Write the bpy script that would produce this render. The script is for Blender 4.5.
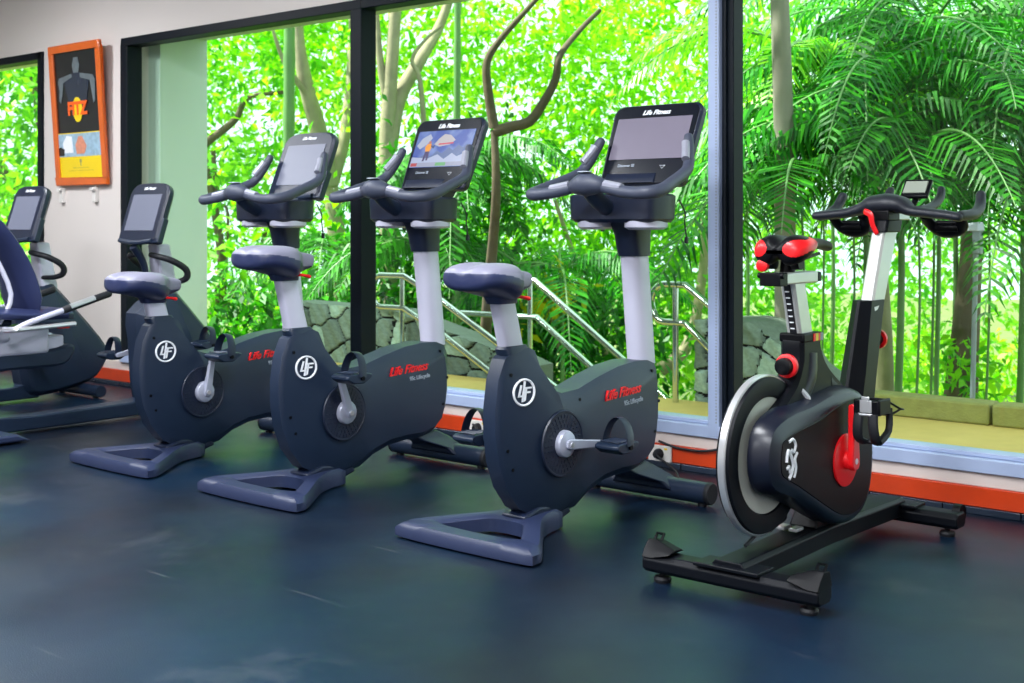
import bpy, bmesh, math, random
import numpy as np
from mathutils import Vector, Matrix, Euler
random.seed(7); RNG = np.random.default_rng(11)
S = bpy.context.scene
COL = S.collection
for o in list(bpy.data.objects): bpy.data.objects.remove(o)

# ------------------------------------------------------------------ camera, world, sun, room lights, exposure
F_PX, HOR, EYE = 1263.0, 220.0, 1.13
TH = math.atan(1068.0/1263.0)
cam_d = bpy.data.cameras.new('camera'); cam = bpy.data.objects.new('camera', cam_d); COL.objects.link(cam)
cam.location = (0, 0, EYE); cam.rotation_euler = (math.pi/2, 0, TH)
cam_d.sensor_width = 36; cam_d.lens = F_PX/1024*36
cam_d.shift_y = -(341.5-HOR)/1024
cam_d.clip_start = 0.05; cam_d.clip_end = 200
cam_d.dof.use_dof = True; cam_d.dof.focus_distance = 4.6; cam_d.dof.aperture_fstop = 5.0
S.camera = cam

W = bpy.data.worlds.new('sky'); S.world = W; W.use_nodes = True
wb = W.node_tree.nodes['Background']
wb.inputs[0].default_value = (0.78, 0.95, 1.0, 1); wb.inputs[1].default_value = 2.0

sd = bpy.data.lights.new('sun', 'SUN'); sd.energy = 17.0; sd.angle = math.radians(2); sd.color = (1.0, 0.98, 0.90)
sun = bpy.data.objects.new('sun', sd); COL.objects.link(sun)
SUN_FROM = Vector((-0.45, -0.35, 0.9)).normalized()
sun.rotation_euler = SUN_FROM.to_track_quat('Z', 'Y').to_euler(); sun.location = (-6, -4, 12)

ROOM_LAMPS = [(-7.8, 3.0), (-5.2, 2.6), (-2.2, 2.4), (-5.2, 0.9), (-3.7, 0.5), (-0.9, 0.8), (-2.0, -1.7), (0.9, -1.0)]
ROOM_W = 90
CEIL = 3.0

S.view_settings.view_transform = 'Standard'; S.view_settings.look = 'None'
S.view_settings.exposure = 0.0; S.view_settings.gamma = 1.0
S.view_settings.use_curve_mapping = False

def at(px, z, h):                      # a point z metres deep along the view axis
    u = (px-512)/F_PX
    return Vector((z*(-math.sin(TH)+u*math.cos(TH)), z*(math.cos(TH)+u*math.sin(TH)), h))

# ------------------------------------------------------------------ materials
def lin(c): return tuple(((v/255+0.055)/1.055)**2.4 if v/255 > 0.04045 else v/255/12.92 for v in c)
def pm(name, rgb, rough=0.5, metal=0.0, var=0.06, scale=14, bump=0.0, bscale=60, spec=0.5, coat=0.0):
    m = bpy.data.materials.new(name); m.use_nodes = True; nt = m.node_tree; b = nt.nodes['Principled BSDF']
    c = lin(rgb)
    tc = nt.nodes.new('ShaderNodeTexCoord')
    n = nt.nodes.new('ShaderNodeTexNoise'); n.inputs['Scale'].default_value = scale; n.inputs['Detail'].default_value = 4
    nt.links.new(tc.outputs['Object'], n.inputs['Vector'])
    mix = nt.nodes.new('ShaderNodeMix'); mix.data_type = 'RGBA'
    mix.inputs[6].default_value = tuple(max(0, v*(1-var)) for v in c)+(1,)
    mix.inputs[7].default_value = tuple(min(1, v*(1+var)) for v in c)+(1,)
    nt.links.new(n.outputs['Fac'], mix.inputs[0]); nt.links.new(mix.outputs[2], b.inputs['Base Color'])
    b.inputs['Roughness'].default_value = rough; b.inputs['Metallic'].default_value = metal
    b.inputs['Specular IOR Level'].default_value = spec
    b.inputs['Coat Weight'].default_value = coat
    if bump:
        n2 = nt.nodes.new('ShaderNodeTexNoise'); n2.inputs['Scale'].default_value = bscale; n2.inputs['Detail'].default_value = 6
        nt.links.new(tc.outputs['Object'], n2.inputs['Vector'])
        bp = nt.nodes.new('ShaderNodeBump'); bp.inputs['Strength'].default_value = bump; bp.inputs['Distance'].default_value = 0.01
        nt.links.new(n2.outputs['Fac'], bp.inputs['Height']); nt.links.new(bp.outputs['Normal'], b.inputs['Normal'])
    return m
def emis(name, rgb, st):
    m = bpy.data.materials.new(name); m.use_nodes = True; nt = m.node_tree; b = nt.nodes['Principled BSDF']
    b.inputs['Base Color'].default_value = (0.02, 0.02, 0.02, 1); b.inputs['Roughness'].default_value = 0.25
    b.inputs['Emission Color'].default_value = lin(rgb)+(1,); b.inputs['Emission Strength'].default_value = st
    return m
M = {}
M['wall'] = pm('wall_paint', (216, 208, 204), 0.85, var=0.02, scale=3, bump=0.05, bscale=90)
M['ceiling'] = pm('ceiling_paint', (225, 222, 220), 0.9, var=0.01)
M['mint'] = pm('pale_render', (198, 214, 202), 0.85, var=0.03, scale=2, bump=0.05)
M['soffit'] = pm('soffit_render', (205, 212, 190), 0.85, var=0.02)
M['frame_black'] = pm('black_frame', (6, 16, 26), 0.5, var=0.1, spec=.18)
M['frame_grey'] = pm('pale_blue_grey_frame', (172, 188, 222), 0.4, var=0.03)
M['ledge'] = pm('cream_ledge', (222, 208, 202), 0.7, var=0.08, scale=6)
M['board'] = pm('orange_stained_board', (206, 62, 18), 0.38, var=0.28, scale=7, bump=0.06, coat=0.2)
M['shroud'] = pm('slate_plastic', (24, 38, 60), 0.42, var=0.08, scale=30, bump=0.08, bscale=500)
M['shroud2'] = pm('dark_slate_plastic', (17, 27, 50), 0.40, var=0.08, scale=30, bump=0.08, bscale=400)
M['base_pl'] = pm('base_slate_plastic', (34, 44, 74), 0.45, var=0.08, scale=20, bump=0.05, bscale=300)
M['silver'] = pm('silver_paint', (196, 196, 216), 0.36, 0.12, var=0.03)
M['alu'] = pm('brushed_aluminium', (212, 214, 218), 0.28, 0.7, var=0.05, scale=40)
M['chrome'] = pm('stainless', (205, 212, 205), 0.12, 1.0, var=0.03)
M['rubber'] = pm('black_rubber', (16, 18, 26), 0.6, var=0.1)
M['grip'] = pm('slate_grip', (62, 68, 86), 0.5, var=0.08, bump=0.05, bscale=300)
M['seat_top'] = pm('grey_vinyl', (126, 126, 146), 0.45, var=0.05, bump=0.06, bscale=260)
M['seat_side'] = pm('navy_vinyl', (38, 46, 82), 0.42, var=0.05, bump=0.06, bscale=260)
M['black'] = pm('black_plastic', (7, 8, 13), 0.42, var=0.1, spec=.16)
M['satin'] = pm('black_satin_metal', (10, 13, 20), 0.42, var=0.1, spec=.16)
M['red'] = pm('red_paint', (232, 22, 30), 0.35, var=0.04)
M['redtxt'] = pm('red_print', (236, 24, 32), 0.5, var=0.02)
M['white'] = pm('white_print', (235, 238, 245), 0.5, var=0.02)
M['greytxt'] = pm('grey_print', (150, 158, 172), 0.5, var=0.02)
M['screen'] = pm('reflection_grey_screen', (118, 112, 128), 0.18, var=0.03)  # blank screen; reflection of the pale room is put into its base colour
M['screen2'] = pm('pale_grey_screen', (104, 108, 126), 0.45, var=0.03)
M['bezel'] = pm('glossy_black_bezel', (14, 18, 30), 0.2, var=0.05)
M['plate'] = pm('dull_plate', (150, 152, 168), 0.45, 0.2)
M['hubsilver'] = pm('hub_grey', (176, 180, 200), 0.35, 0.3, var=0.03)
M['paver'] = pm('ochre_paving', (226, 192, 112), 0.9, var=0.1, scale=12, bump=0.3, bscale=120)
M['kerb'] = pm('mossy_concrete', (158, 156, 92), 0.9, var=0.3, scale=16, bump=0.4, bscale=80)
M['soil'] = pm('garden_soil', (96, 110, 52), 0.95, var=0.4, scale=1.5, bump=0.5, bscale=12)
M['bark'] = pm('pale_bark', (150, 140, 112), 0.85, var=0.35, scale=9, bump=0.6, bscale=18)
M['bark_dark'] = pm('dark_bark', (92, 78, 60), 0.85, var=0.4, scale=9, bump=0.6, bscale=18)
M['bamboo'] = pm('green_stem', (96, 138, 74), 0.5, var=0.3, scale=4)
M['lamp_pole'] = pm('grey_lamp_metal', (140, 150, 160), 0.4, 0.3, var=0.1)
M['orangewood'] = pm('orange_picture_wood', (214, 96, 22), 0.3, var=0.2, scale=12, coat=0.3)
M['poster_black'] = pm('poster_black', (14, 18, 22), 0.2, var=0.2, scale=8)
M['poster_grey'] = pm('poster_grey', (96, 106, 112), 0.3, var=0.5, scale=30)
M['poster_yellow'] = pm('poster_yellow', (238, 206, 8), 0.35, var=0.04)
M['poster_blue'] = pm('poster_pale_blue', (150, 180, 200), 0.35, var=0.5, scale=30)
M['poster_skin'] = pm('poster_pink', (216, 140, 112), 0.35, var=0.3, scale=40)
M['poster_orange'] = pm('poster_orange', (244, 96, 20), 0.35, var=0.04)
M['socket'] = pm('white_socket', (222, 218, 214), 0.35, var=0.02)
M['tile'] = pm('dark_tile', (34, 44, 60), 0.25, var=0.5, scale=3)
M['diffuser'] = emis('lamp_diffuser', (255, 255, 250), 2.0)

# floor: speckled black rubber sheet with pale scuffs
def floor_mat():
    m = bpy.data.materials.new('rubber_floor'); m.use_nodes = True; nt = m.node_tree; b = nt.nodes['Principled BSDF']; L = nt.links
    tc = nt.nodes.new('ShaderNodeTexCoord')
    def noise(s, d=4, vec=None, r=0.5):
        n = nt.nodes.new('ShaderNodeTexNoise'); n.inputs['Scale'].default_value = s; n.inputs['Detail'].default_value = d
        n.inputs['Roughness'].default_value = r
        L.new(vec or tc.outputs['Object'], n.inputs['Vector']); return n.outputs['Fac']
    def ramp(f, a, b_, ca, cb):
        r = nt.nodes.new('ShaderNodeValToRGB'); e = r.color_ramp.elements
        e[0].position = a; e[1].position = b_; e[0].color = ca+(1,); e[1].color = cb+(1,); L.new(f, r.inputs[0]); return r.outputs[0]
    def mix(f, x, y, mode='MIX'):
        k = nt.nodes.new('ShaderNodeMix'); k.data_type = 'RGBA'; k.blend_type = mode
        for s, v in ((0, f), (6, x), (7, y)):
            if hasattr(v, 'links'): L.new(v, k.inputs[s])
            else: k.inputs[s].default_value = v
        return k.outputs[2]
    base = ramp(noise(0.9, 5), 0.35, 0.68, lin((13, 15, 27)), lin((4, 31, 54)))
    speck = ramp(noise(160, 2), 0.66, 0.76, (0, 0, 0), (1, 1, 1))
    base = mix(speck, base, lin((54, 78, 96))+(1,))
    # worn pale patches and long scuffs
    pat = ramp(noise(1.7, 8, r=0.7), 0.57, 0.78, (0, 0, 0), (0.30, 0.30, 0.30))
    base = mix(pat, base, lin((104, 104, 110))+(1,))
    mp = nt.nodes.new('ShaderNodeMapping'); mp.inputs['Rotation'].default_value = (0, 0, 0.75); mp.inputs['Scale'].default_value = (1.0, 22, 1)
    L.new(tc.outputs['Object'], mp.inputs['Vector'])
    sc = ramp(noise(1.6, 3, mp.outputs['Vector']), 0.70, 0.78, (0, 0, 0), (0.35, 0.35, 0.35))
    base = mix(sc, base, lin((130, 128, 134))+(1,))
    L.new(base, b.inputs['Base Color'])
    r = ramp(noise(2.2, 5), 0.3, 0.7, (0.30,)*3, (0.46,)*3); L.new(r, b.inputs['Roughness'])
    b.inputs['Specular IOR Level'].default_value = 0.4; b.inputs['Specular Tint'].default_value = (0.55, 0.85, 1.0, 1)
    bp = nt.nodes.new('ShaderNodeBump'); bp.inputs['Strength'].default_value = 0.25; bp.inputs['Distance'].default_value = 0.004
    L.new(noise(220, 3), bp.inputs['Height']); L.new(bp.outputs['Normal'], b.inputs['Normal'])
    return m
M['floor'] = floor_mat()

def glass_mat():
    m = bpy.data.materials.new('green_tinted_glass'); m.use_nodes = True; nt = m.node_tree
    for n in list(nt.nodes):
        if n.type == 'BSDF_PRINCIPLED': nt.nodes.remove(n)
    out = [n for n in nt.nodes if n.type == 'OUTPUT_MATERIAL'][0]
    t = nt.nodes.new('ShaderNodeBsdfTransparent'); t.inputs[0].default_value = (0.93, 0.985, 0.95, 1)
    g = nt.nodes.new('ShaderNodeBsdfGlossy'); g.inputs['Roughness'].default_value = 0.02
    fr = nt.nodes.new('ShaderNodeLayerWeight'); pw = nt.nodes.new('ShaderNodeMath'); pw.operation = 'POWER'; pw.inputs[1].default_value = 5
    ml = nt.nodes.new('ShaderNodeMath'); ml.operation = 'MULTIPLY_ADD'; ml.inputs[1].default_value = 0.6; ml.inputs[2].default_value = 0.018
    nt.links.new(fr.outputs['Facing'], pw.inputs[0]); nt.links.new(pw.outputs[0], ml.inputs[0])
    mx = nt.nodes.new('ShaderNodeMixShader'); nt.links.new(ml.outputs[0], mx.inputs[0])
    nt.links.new(t.outputs[0], mx.inputs[1]); nt.links.new(g.outputs[0], mx.inputs[2]); nt.links.new(mx.outputs[0], out.inputs[0])
    return m
M['glass'] = glass_mat()

def leaf_mat(name, a, b_, trans=0.55, rough=0.45):
    m = bpy.data.materials.new(name); m.use_nodes = True; nt = m.node_tree; L = nt.links
    p = nt.nodes['Principled BSDF']; out = [n for n in nt.nodes if n.type == 'OUTPUT_MATERIAL'][0]
    g = nt.nodes.new('ShaderNodeNewGeometry')
    r = nt.nodes.new('ShaderNodeValToRGB'); e = r.color_ramp.elements
    e[0].color = lin(a)+(1,); e[1].color = lin(b_)+(1,); L.new(g.outputs['Random Per Island'], r.inputs[0])
    L.new(r.outputs[0], p.inputs['Base Color']); p.inputs['Roughness'].default_value = rough
    p.inputs['Specular IOR Level'].default_value = 0.35
    t = nt.nodes.new('ShaderNodeBsdfTranslucent'); L.new(r.outputs[0], t.inputs[0])
    mx = nt.nodes.new('ShaderNodeMixShader'); mx.inputs[0].default_value = trans
    L.new(p.outputs[0], mx.inputs[1]); L.new(t.outputs[0], mx.inputs[2]); L.new(mx.outputs[0], out.inputs[0])
    return m
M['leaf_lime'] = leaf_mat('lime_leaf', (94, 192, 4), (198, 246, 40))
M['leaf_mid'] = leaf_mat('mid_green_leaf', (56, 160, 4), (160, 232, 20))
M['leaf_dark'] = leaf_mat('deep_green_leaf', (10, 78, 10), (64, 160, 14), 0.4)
M['leaf_palm'] = leaf_mat('palm_leaf', (10, 92, 30), (74, 186, 24), 0.42, 0.42)
M['leaf_palm2'] = leaf_mat('bright_palm_leaf', (70, 176, 8), (168, 238, 40), 0.5, 0.35)
M['leaf_yellow'] = leaf_mat('yellow_leaf', (210, 200, 10), (250, 240, 50), 0.5)

# ------------------------------------------------------------------ mesh helpers
class MB:
    def __init__(s): s.bm = bmesh.new(); s.mi = 0
    def _f(s, vs):
        try:
            f = s.bm.faces.new(vs); f.material_index = s.mi; return f
        except ValueError: return None
    def box(s, c, d, rot=(0, 0, 0), taper=None):
        R = Euler(rot).to_matrix(); c = Vector(c); v = []
        for k in (-1, 1):
            tx, ty = (taper if (taper and k == 1) else (1, 1))
            for a, b in ((-1, -1), (1, -1), (1, 1), (-1, 1)):
                v.append(s.bm.verts.new(c+R@Vector((a*d[0]/2*tx, b*d[1]/2*ty, k*d[2]/2))))
        for q in ((3, 2, 1, 0), (4, 5, 6, 7), (0, 1, 5, 4), (1, 2, 6, 5), (2, 3, 7, 6), (3, 0, 4, 7)): s._f([v[i] for i in q])
        return s
    def loft(s, rings, cap=True, closed=False):
        R = [[s.bm.verts.new(p) for p in r] for r in rings]; n = len(R[0])
        N = len(R) if closed else len(R)-1
        for i in range(N):
            a, b = R[i], R[(i+1) % len(R)]
            for j in range(n): s._f([a[j], a[(j+1) % n], b[(j+1) % n], b[j]])
        if cap and not closed: s._f(R[0][::-1]); s._f(R[-1])
        return s
    def tube(s, pts, r, n=12, smooth=0, flat=(1, 1), closed=False, up=None, round_end=False):
        P = [Vector(p) for p in pts]; k = len(P)
        rr = list(r) if hasattr(r, '__len__') else [r]*k
        if smooth:
            Q, q = [], []
            for i in range(k-1 if not closed else k):
                p0 = P[(i-1) % k] if (closed or i > 0) else P[0]; p1 = P[i]; p2 = P[(i+1) % k]; p3 = P[(i+2) % k] if (closed or i+2 < k) else P[-1]
                for j in range(smooth):
                    t = j/smooth
                    Q.append(0.5*((2*p1)+(-p0+p2)*t+(2*p0-5*p1+4*p2-p3)*t*t+(-p0+3*p1-3*p2+p3)*t**3)); q.append(rr[i]*(1-t)+rr[(i+1) % k]*t)
            if not closed: Q.append(P[-1]); q.append(rr[-1])
            P, rr = Q, q
        if round_end and not closed:
            d0 = (P[0]-P[1]).normalized(); d1 = (P[-1]-P[-2]).normalized(); r0, r1 = rr[0], rr[-1]
            P = [P[0]+d0*r0*0.8, P[0]+d0*r0*0.5]+P+[P[-1]+d1*r1*0.5, P[-1]+d1*r1*0.8]
            rr = [r0*0.45, r0*0.85]+rr+[r1*0.85, r1*0.45]
        m = len(P); T = []
        for i in range(m):
            a = P[(i-1) % m] if (closed or i > 0) else P[0]; b = P[(i+1) % m] if (closed or i < m-1) else P[-1]
            d = b-a; T.append(d.normalized() if d.length > 1e-9 else Vector((0, 0, 1)))
        u = Vector(up) if up else (Vector((0, 0, 1)) if abs(T[0].z) < 0.9 else Vector((1, 0, 0)))
        rings = []
        for i in range(m):
            u = (u-T[i]*u.dot(T[i])).normalized(); w = T[i].cross(u)
            rings.append([P[i]+(u*math.cos(2*math.pi*j/n)*flat[0]+w*math.sin(2*math.pi*j/n)*flat[1])*rr[i] for j in range(n)])
        return s.loft(rings, closed=closed)
    def cyl(s, a, b, r, r2=None, n=20): return s.tube([a, b], [r, r if r2 is None else r2], n)
    def prism(s, pts2, w0, w1=None, x0=0, axis='x'):     # outline in (y,z) pushed along x from x0-w0 to x0+w1
        w1 = w0 if w1 is None else w1
        f = {'x': lambda p, x: (x, p[0], p[1]), 'y': lambda p, x: (p[0], x, p[1]), 'z': lambda p, x: (p[0], p[1], x)}[axis]
        return s.loft([[f(p, x0-w0) for p in pts2], [f(p, x0+w1) for p in pts2]])
    def layers(s, spec):                                   # list of (outline, x)
        return s.loft([[(x, p[0], p[1]) for p in o] for o, x in spec])
    def lathe(s, prof, c, axis='x', n=40, cap=True):       # prof: (offset along axis, radius)
        rings = []
        for a, r in prof:
            ring = []
            for j in range(n):
                t = 2*math.pi*j/n; ca, sa = math.cos(t)*r, math.sin(t)*r
                ring.append(Vector(c)+Vector({'x': (a, ca, sa), 'y': (ca, a, sa), 'z': (ca, sa, a)}[axis]))
            rings.append(ring)
        return s.loft(rings, cap=cap)
    def build(s, name, mats, parent=None, ang=35, bevel=0, sub=0, seg=2, loc=None):
        bm = s.bm; bmesh.ops.remove_doubles(bm, verts=bm.verts, dist=1e-6)
        bmesh.ops.recalc_face_normals(bm, faces=bm.faces)
        me = bpy.data.meshes.new(name); bm.to_mesh(me); bm.free()
        for m in (mats if isinstance(mats, (list, tuple)) else [mats]): me.materials.append(M[m] if isinstance(m, str) else m)
        me.shade_smooth(); me.set_sharp_from_angle(angle=math.radians(ang))
        o = bpy.data.objects.new(name, me); COL.objects.link(o)
        if parent: o.parent = parent
        if loc: o.location = loc
        if bevel:
            b = o.modifiers.new('bevel', 'BEVEL'); b.width = bevel; b.segments = seg; b.limit_method = 'ANGLE'; b.angle_limit = math.radians(30)
            me.shade_smooth(); me.set_sharp_from_angle(angle=math.radians(180)) if False else None
            wn = o.modifiers.new('wn', 'WEIGHTED_NORMAL'); wn.keep_sharp = True
        if sub: sm = o.modifiers.new('sub', 'SUBSURF'); sm.levels = sub; sm.render_levels = sub
        return o
def tag(o, label=None, cat=None, group=None, kind=None):
    if label: o['label'] = label
    if cat: o['category'] = cat
    if group: o['group'] = group
    if kind: o['kind'] = kind
    return o
def empty(name, loc, label, cat, group=None, rz=0):
    o = bpy.data.objects.new(name, None); COL.objects.link(o); o.location = loc; o.rotation_euler = (0, 0, rz); o.empty_display_size = 0.1
    return tag(o, label, cat, group)
def struct(name, mb, mat, parent=None, **k):
    o = mb.build(name, mat, parent, **k)
    if not parent: o['kind'] = 'structure'
    return o
def text(name, body, size, mat, parent, loc, xdir, ydir, ext=0.0012, shear=0.0, align='CENTER', scale_x=1.0, bold=0.0):
    cu = bpy.data.curves.new(name, 'FONT'); cu.body = body; cu.size = size; cu.extrude = ext; cu.shear = shear; cu.align_x = align; cu.align_y = 'CENTER'; cu.offset = bold
    t = bpy.data.objects.new('tmp', cu); COL.objects.link(t)
    dg = bpy.context.evaluated_depsgraph_get(); me = bpy.data.meshes.new_from_object(t.evaluated_get(dg)); bpy.data.objects.remove(t); bpy.data.curves.remove(cu)
    me.name = name; me.materials.clear(); me.materials.append(M[mat])
    x = Vector(xdir).normalized(); y = Vector(ydir).normalized(); z = x.cross(y)
    R = Matrix((x*scale_x, y, z)).transposed().to_4x4(); me.transform(Matrix.Translation(loc)@R)
    o = bpy.data.objects.new(name, me); COL.objects.link(o); o.parent = parent; return o
def inset(poly, d):
    n = len(poly); A = sum(poly[i][0]*poly[(i+1) % n][1]-poly[(i+1) % n][0]*poly[i][1] for i in range(n)); sg = 1 if A > 0 else -1
    out = []
    for i in range(n):
        p0, p1, p2 = Vector(poly[i-1]), Vector(poly[i]), Vector(poly[(i+1) % n])
        a = (p1-p0).normalized(); b = (p2-p1).normalized()
        na = Vector((-a.y, a.x))*sg; nb = Vector((-b.y, b.x))*sg; m = (na+nb)
        if m.length < 1e-6: m = na
        m.normalize(); k = d[i] if hasattr(d, '__len__') else d
        out.append(tuple(p1+m*(k/max(0.5, m.dot(na)))))
    return out
def smooth_poly(poly, n=3):                                  # closed Catmull-Rom
    out = []; k = len(poly)
    for i in range(k):
        p0, p1, p2, p3 = [Vector(poly[(i+j) % k]) for j in (-1, 0, 1, 2)]
        for j in range(n):
            t = j/n; out.append(tuple(0.5*((2*p1)+(-p0+p2)*t+(2*p0-5*p1+4*p2-p3)*t*t+(-p0+3*p1-3*p2+p3)*t**3)))
    return out
def resample(poly, step):                                    # split long edges so an outline stays polygonal but has points
    out = []
    for i in range(len(poly)):
        a, b = Vector(poly[i]), Vector(poly[(i+1) % len(poly)]); n = max(1, int((b-a).length/step))
        out += [tuple(a.lerp(b, j/n)) for j in range(n)]
    return out
def quads(name, V, mat, parent=None, smooth=False):          # V: (N,k,3) array of separate k-gons
    N, k = V.shape[:2]; me = bpy.data.meshes.new(name)
    me.vertices.add(N*k); me.vertices.foreach_set('co', V.reshape(-1).astype(np.float32))
    me.loops.add(N*k); me.loops.foreach_set('vertex_index', np.arange(N*k, dtype=np.int32))
    me.polygons.add(N); me.polygons.foreach_set('loop_start', np.arange(0, N*k, k, dtype=np.int32))
    me.update(calc_edges=True); me.materials.append(M[mat])
    o = bpy.data.objects.new(name, me); COL.objects.link(o); o.parent = parent; return o

# ------------------------------------------------------------------ room shell
WY = 4.88                                                    # inner face of the window wall
XL, XR, YB = -10.6, 2.6, -3.2
TOP = 2.37
def bx(mb, x0, x1, y0, y1, z0, z1): return mb.box(((x0+x1)/2, (y0+y1)/2, (z0+z1)/2), (x1-x0, y1-y0, z1-z0))
struct('floor', bx(MB(), XL, XR, YB, WY+0.3, -0.12, 0), 'floor')
struct('ceiling', bx(MB(), XL-0.2, XR+0.2, YB-0.2, 5.5, CEIL, CEIL+0.15), 'ceiling')
struct('wall_back', bx(MB(), XL, XR, YB-0.15, YB, 0, CEIL), 'wall')
struct('wall_left', bx(MB(), XL-0.15, XL, YB-0.15, 5.45, 0, CEIL), 'wall')
struct('wall_right', bx(MB(), XR, XR+0.15, YB-0.15, 5.45, 0, CEIL), 'wall')
w = MB(); bx(w, XL, XR, WY, WY+0.2, TOP, CEIL); bx(w, -8.66, -7.61, WY, WY+0.2, 0.0, TOP); bx(w, XL, XR, WY+0.02, WY+0.2, -0.1, 0.15)
struct('wall_front', w, 'wall')
# outside: deep concrete surround
w = MB(); bx(w, XL, XR, WY+0.2, 5.47, TOP+0.04, CEIL); struct('wall_soffit', w, 'soffit')
w = MB(); bx(w, -8.5, -7.47, WY+0.2, 5.47, -0.3, TOP+0.04); struct('wall_fin', w, 'mint')
# windows: opening x0..x1
def window(n, x0, x1, left_black=0.14, grey_right=False, grey_left=False):
    root = bpy.data.objects.new('window_%d' % n, None); COL.objects.link(root); root.location = ((x0+x1)/2, WY, 0.16); root['kind'] = 'structure'
    cx = (x0+x1)/2; y = 0.03
    f = MB()
    def b(a, c, z0, z1, y0=-0.02, y1=0.10): bx(f, a-cx, c-cx, y0, y1, z0-0.16, z1-0.16)
    b(x0, x1, TOP-0.055, TOP)
    if left_black: b(x0, x0+left_black, 0.16, TOP-0.055)
    f.build('window_frame', 'frame_black', root, bevel=0.004)
    g = MB()
    bx(g, x0-cx, x1-cx, -0.03, 0.10, 0.0, 0.055); bx(g, x0-cx, x1-cx, 0.0, 0.09, 0.055, 0.075)
    g.build('sill_rail', 'frame_grey', root, bevel=0.004)
    p = MB(); bx(p, x0-cx, x1-cx, 0.055, 0.061, 0.07, TOP-0.2); p.build('window_pane', 'glass', root)
    return root
window(1, -10.6, -8.66, 0)
m_ = MB(); bx(m_, -8.70, -8.64, WY-0.02, WY+0.10, 0.16, TOP); struct('trim_jamb', m_, 'frame_black')
window(2, -7.61, -5.22, 0.075)
window(3, -5.22, -2.93, 0)
window(4, -2.93, 0.2, 0)
# mullions
m_ = MB(); bx(m_, -5.31, -5.22, WY-0.02, WY+0.10, 0.16, TOP-0.05); struct('trim_mullion', m_, 'frame_black', bevel=0.006)
m_ = MB(); bx(m_, -2.962, -2.905, WY-0.03, WY+0.08, 0.16, TOP); struct('trim_grey_mullion', m_, 'frame_grey', bevel=0.005)
m_ = MB(); bx(m_, -2.905, -2.845, WY-0.005, WY+0.08, 0.215, TOP-0.05); bx(m_, -2.89, -2.875, WY-0.02, WY, 0.215, TOP-0.05)
struct('trim_black_mullion', m_, 'frame_black', bevel=0.004)
m_ = MB()
for i in range(150): bx(m_, -2.922, -2.914, WY-0.0315, WY-0.029, 0.23+i*0.014, 0.237+i*0.014)
struct('trim_gasket', m_, 'greytxt')
# below the windows
m_ = MB(); bx(m_, XL, XR, WY-0.012, WY+0.02, 0.105, 0.16); struct('trim_ledge', m_, 'ledge', bevel=0.003)
m_ = MB(); bx(m_, XL, XR, WY-0.022, WY+0.02, 0.028, 0.105); struct('baseboard_front', m_, 'board', bevel=0.003)
m_ = MB(); x = XL
while x < XR:
    bx(m_, x+0.002, x+0.298, WY-0.035, WY+0.02, 0, 0.028); x += 0.3
struct('trim_tiles', m_, 'tile', bevel=0.003)

# ceiling lamps (out of frame, they light the room)
for i, (x, y) in enumerate(ROOM_LAMPS):
    r = empty('ceiling_light', (x, y, CEIL), 'square white ceiling panel lamp above the gym floor', 'ceiling light', 'ceiling panel lamps')
    f = MB()
    for a, b, c, d in ((-.33, .33, -.33, -.30), (-.33, .33, .30, .33), (-.33, -.30, -.30, .30), (.30, .33, -.30, .30)): bx(f, a, b, c, d, -0.03, 0)
    f.build('lamp_frame', 'socket', r)
    bx(MB(), 0, 0, 0, 0, 0, 0)
    g = MB(); bx(g, -.30, .30, -.30, .30, -0.012, -0.002); g.build('lamp_diffuser', 'diffuser', r)
    ld = bpy.data.lights.new('panel_light', 'AREA'); ld.size = 0.6; ld.energy = ROOM_W; ld.color = (0.93, 0.96, 1.0)
    lo = bpy.data.objects.new('panel_light', ld); COL.objects.link(lo); lo.parent = r; lo.location = (0, 0, -0.035)

# ------------------------------------------------------------------ shared bike parts
def lf_badge(parent, x, y, z, r=0.052, slope=0.0):
    b = MB(); yc_ = y; b.tube([(x, y+r*math.cos(t*2*math.pi/32), z+r*math.sin(t*2*math.pi/32)) for t in range(32)], 0.0042, 6, closed=True)
    for poly in ([(-.26, -.72), (-.08, -.72), (.16, .86), (-.02, .90)], [(-.62, -.34), (-.44, -.34), (-.18, .58), (-.36, .58)], [(-.62, -.34), (-.10, -.34), (-.06, -.2), (-.58, -.2)],
                 [(.10, .40), (.72, .40), (.76, .26), (.08, .26)], [(.02, .06), (.62, .06), (.60, -.08), (.0, -.08)], [(-.02, -.7), (.14, -.62), (.30, .38), (.14, .38)]):
        b.prism([(y+p[0]*r, z+p[1]*r) for p in poly], 0.0, 0.002, x)
    for v in b.bm.verts: v.co.x += slope*(v.co.y-yc_)
    o = b.build('round_badge', 'white', parent); return o
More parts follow.
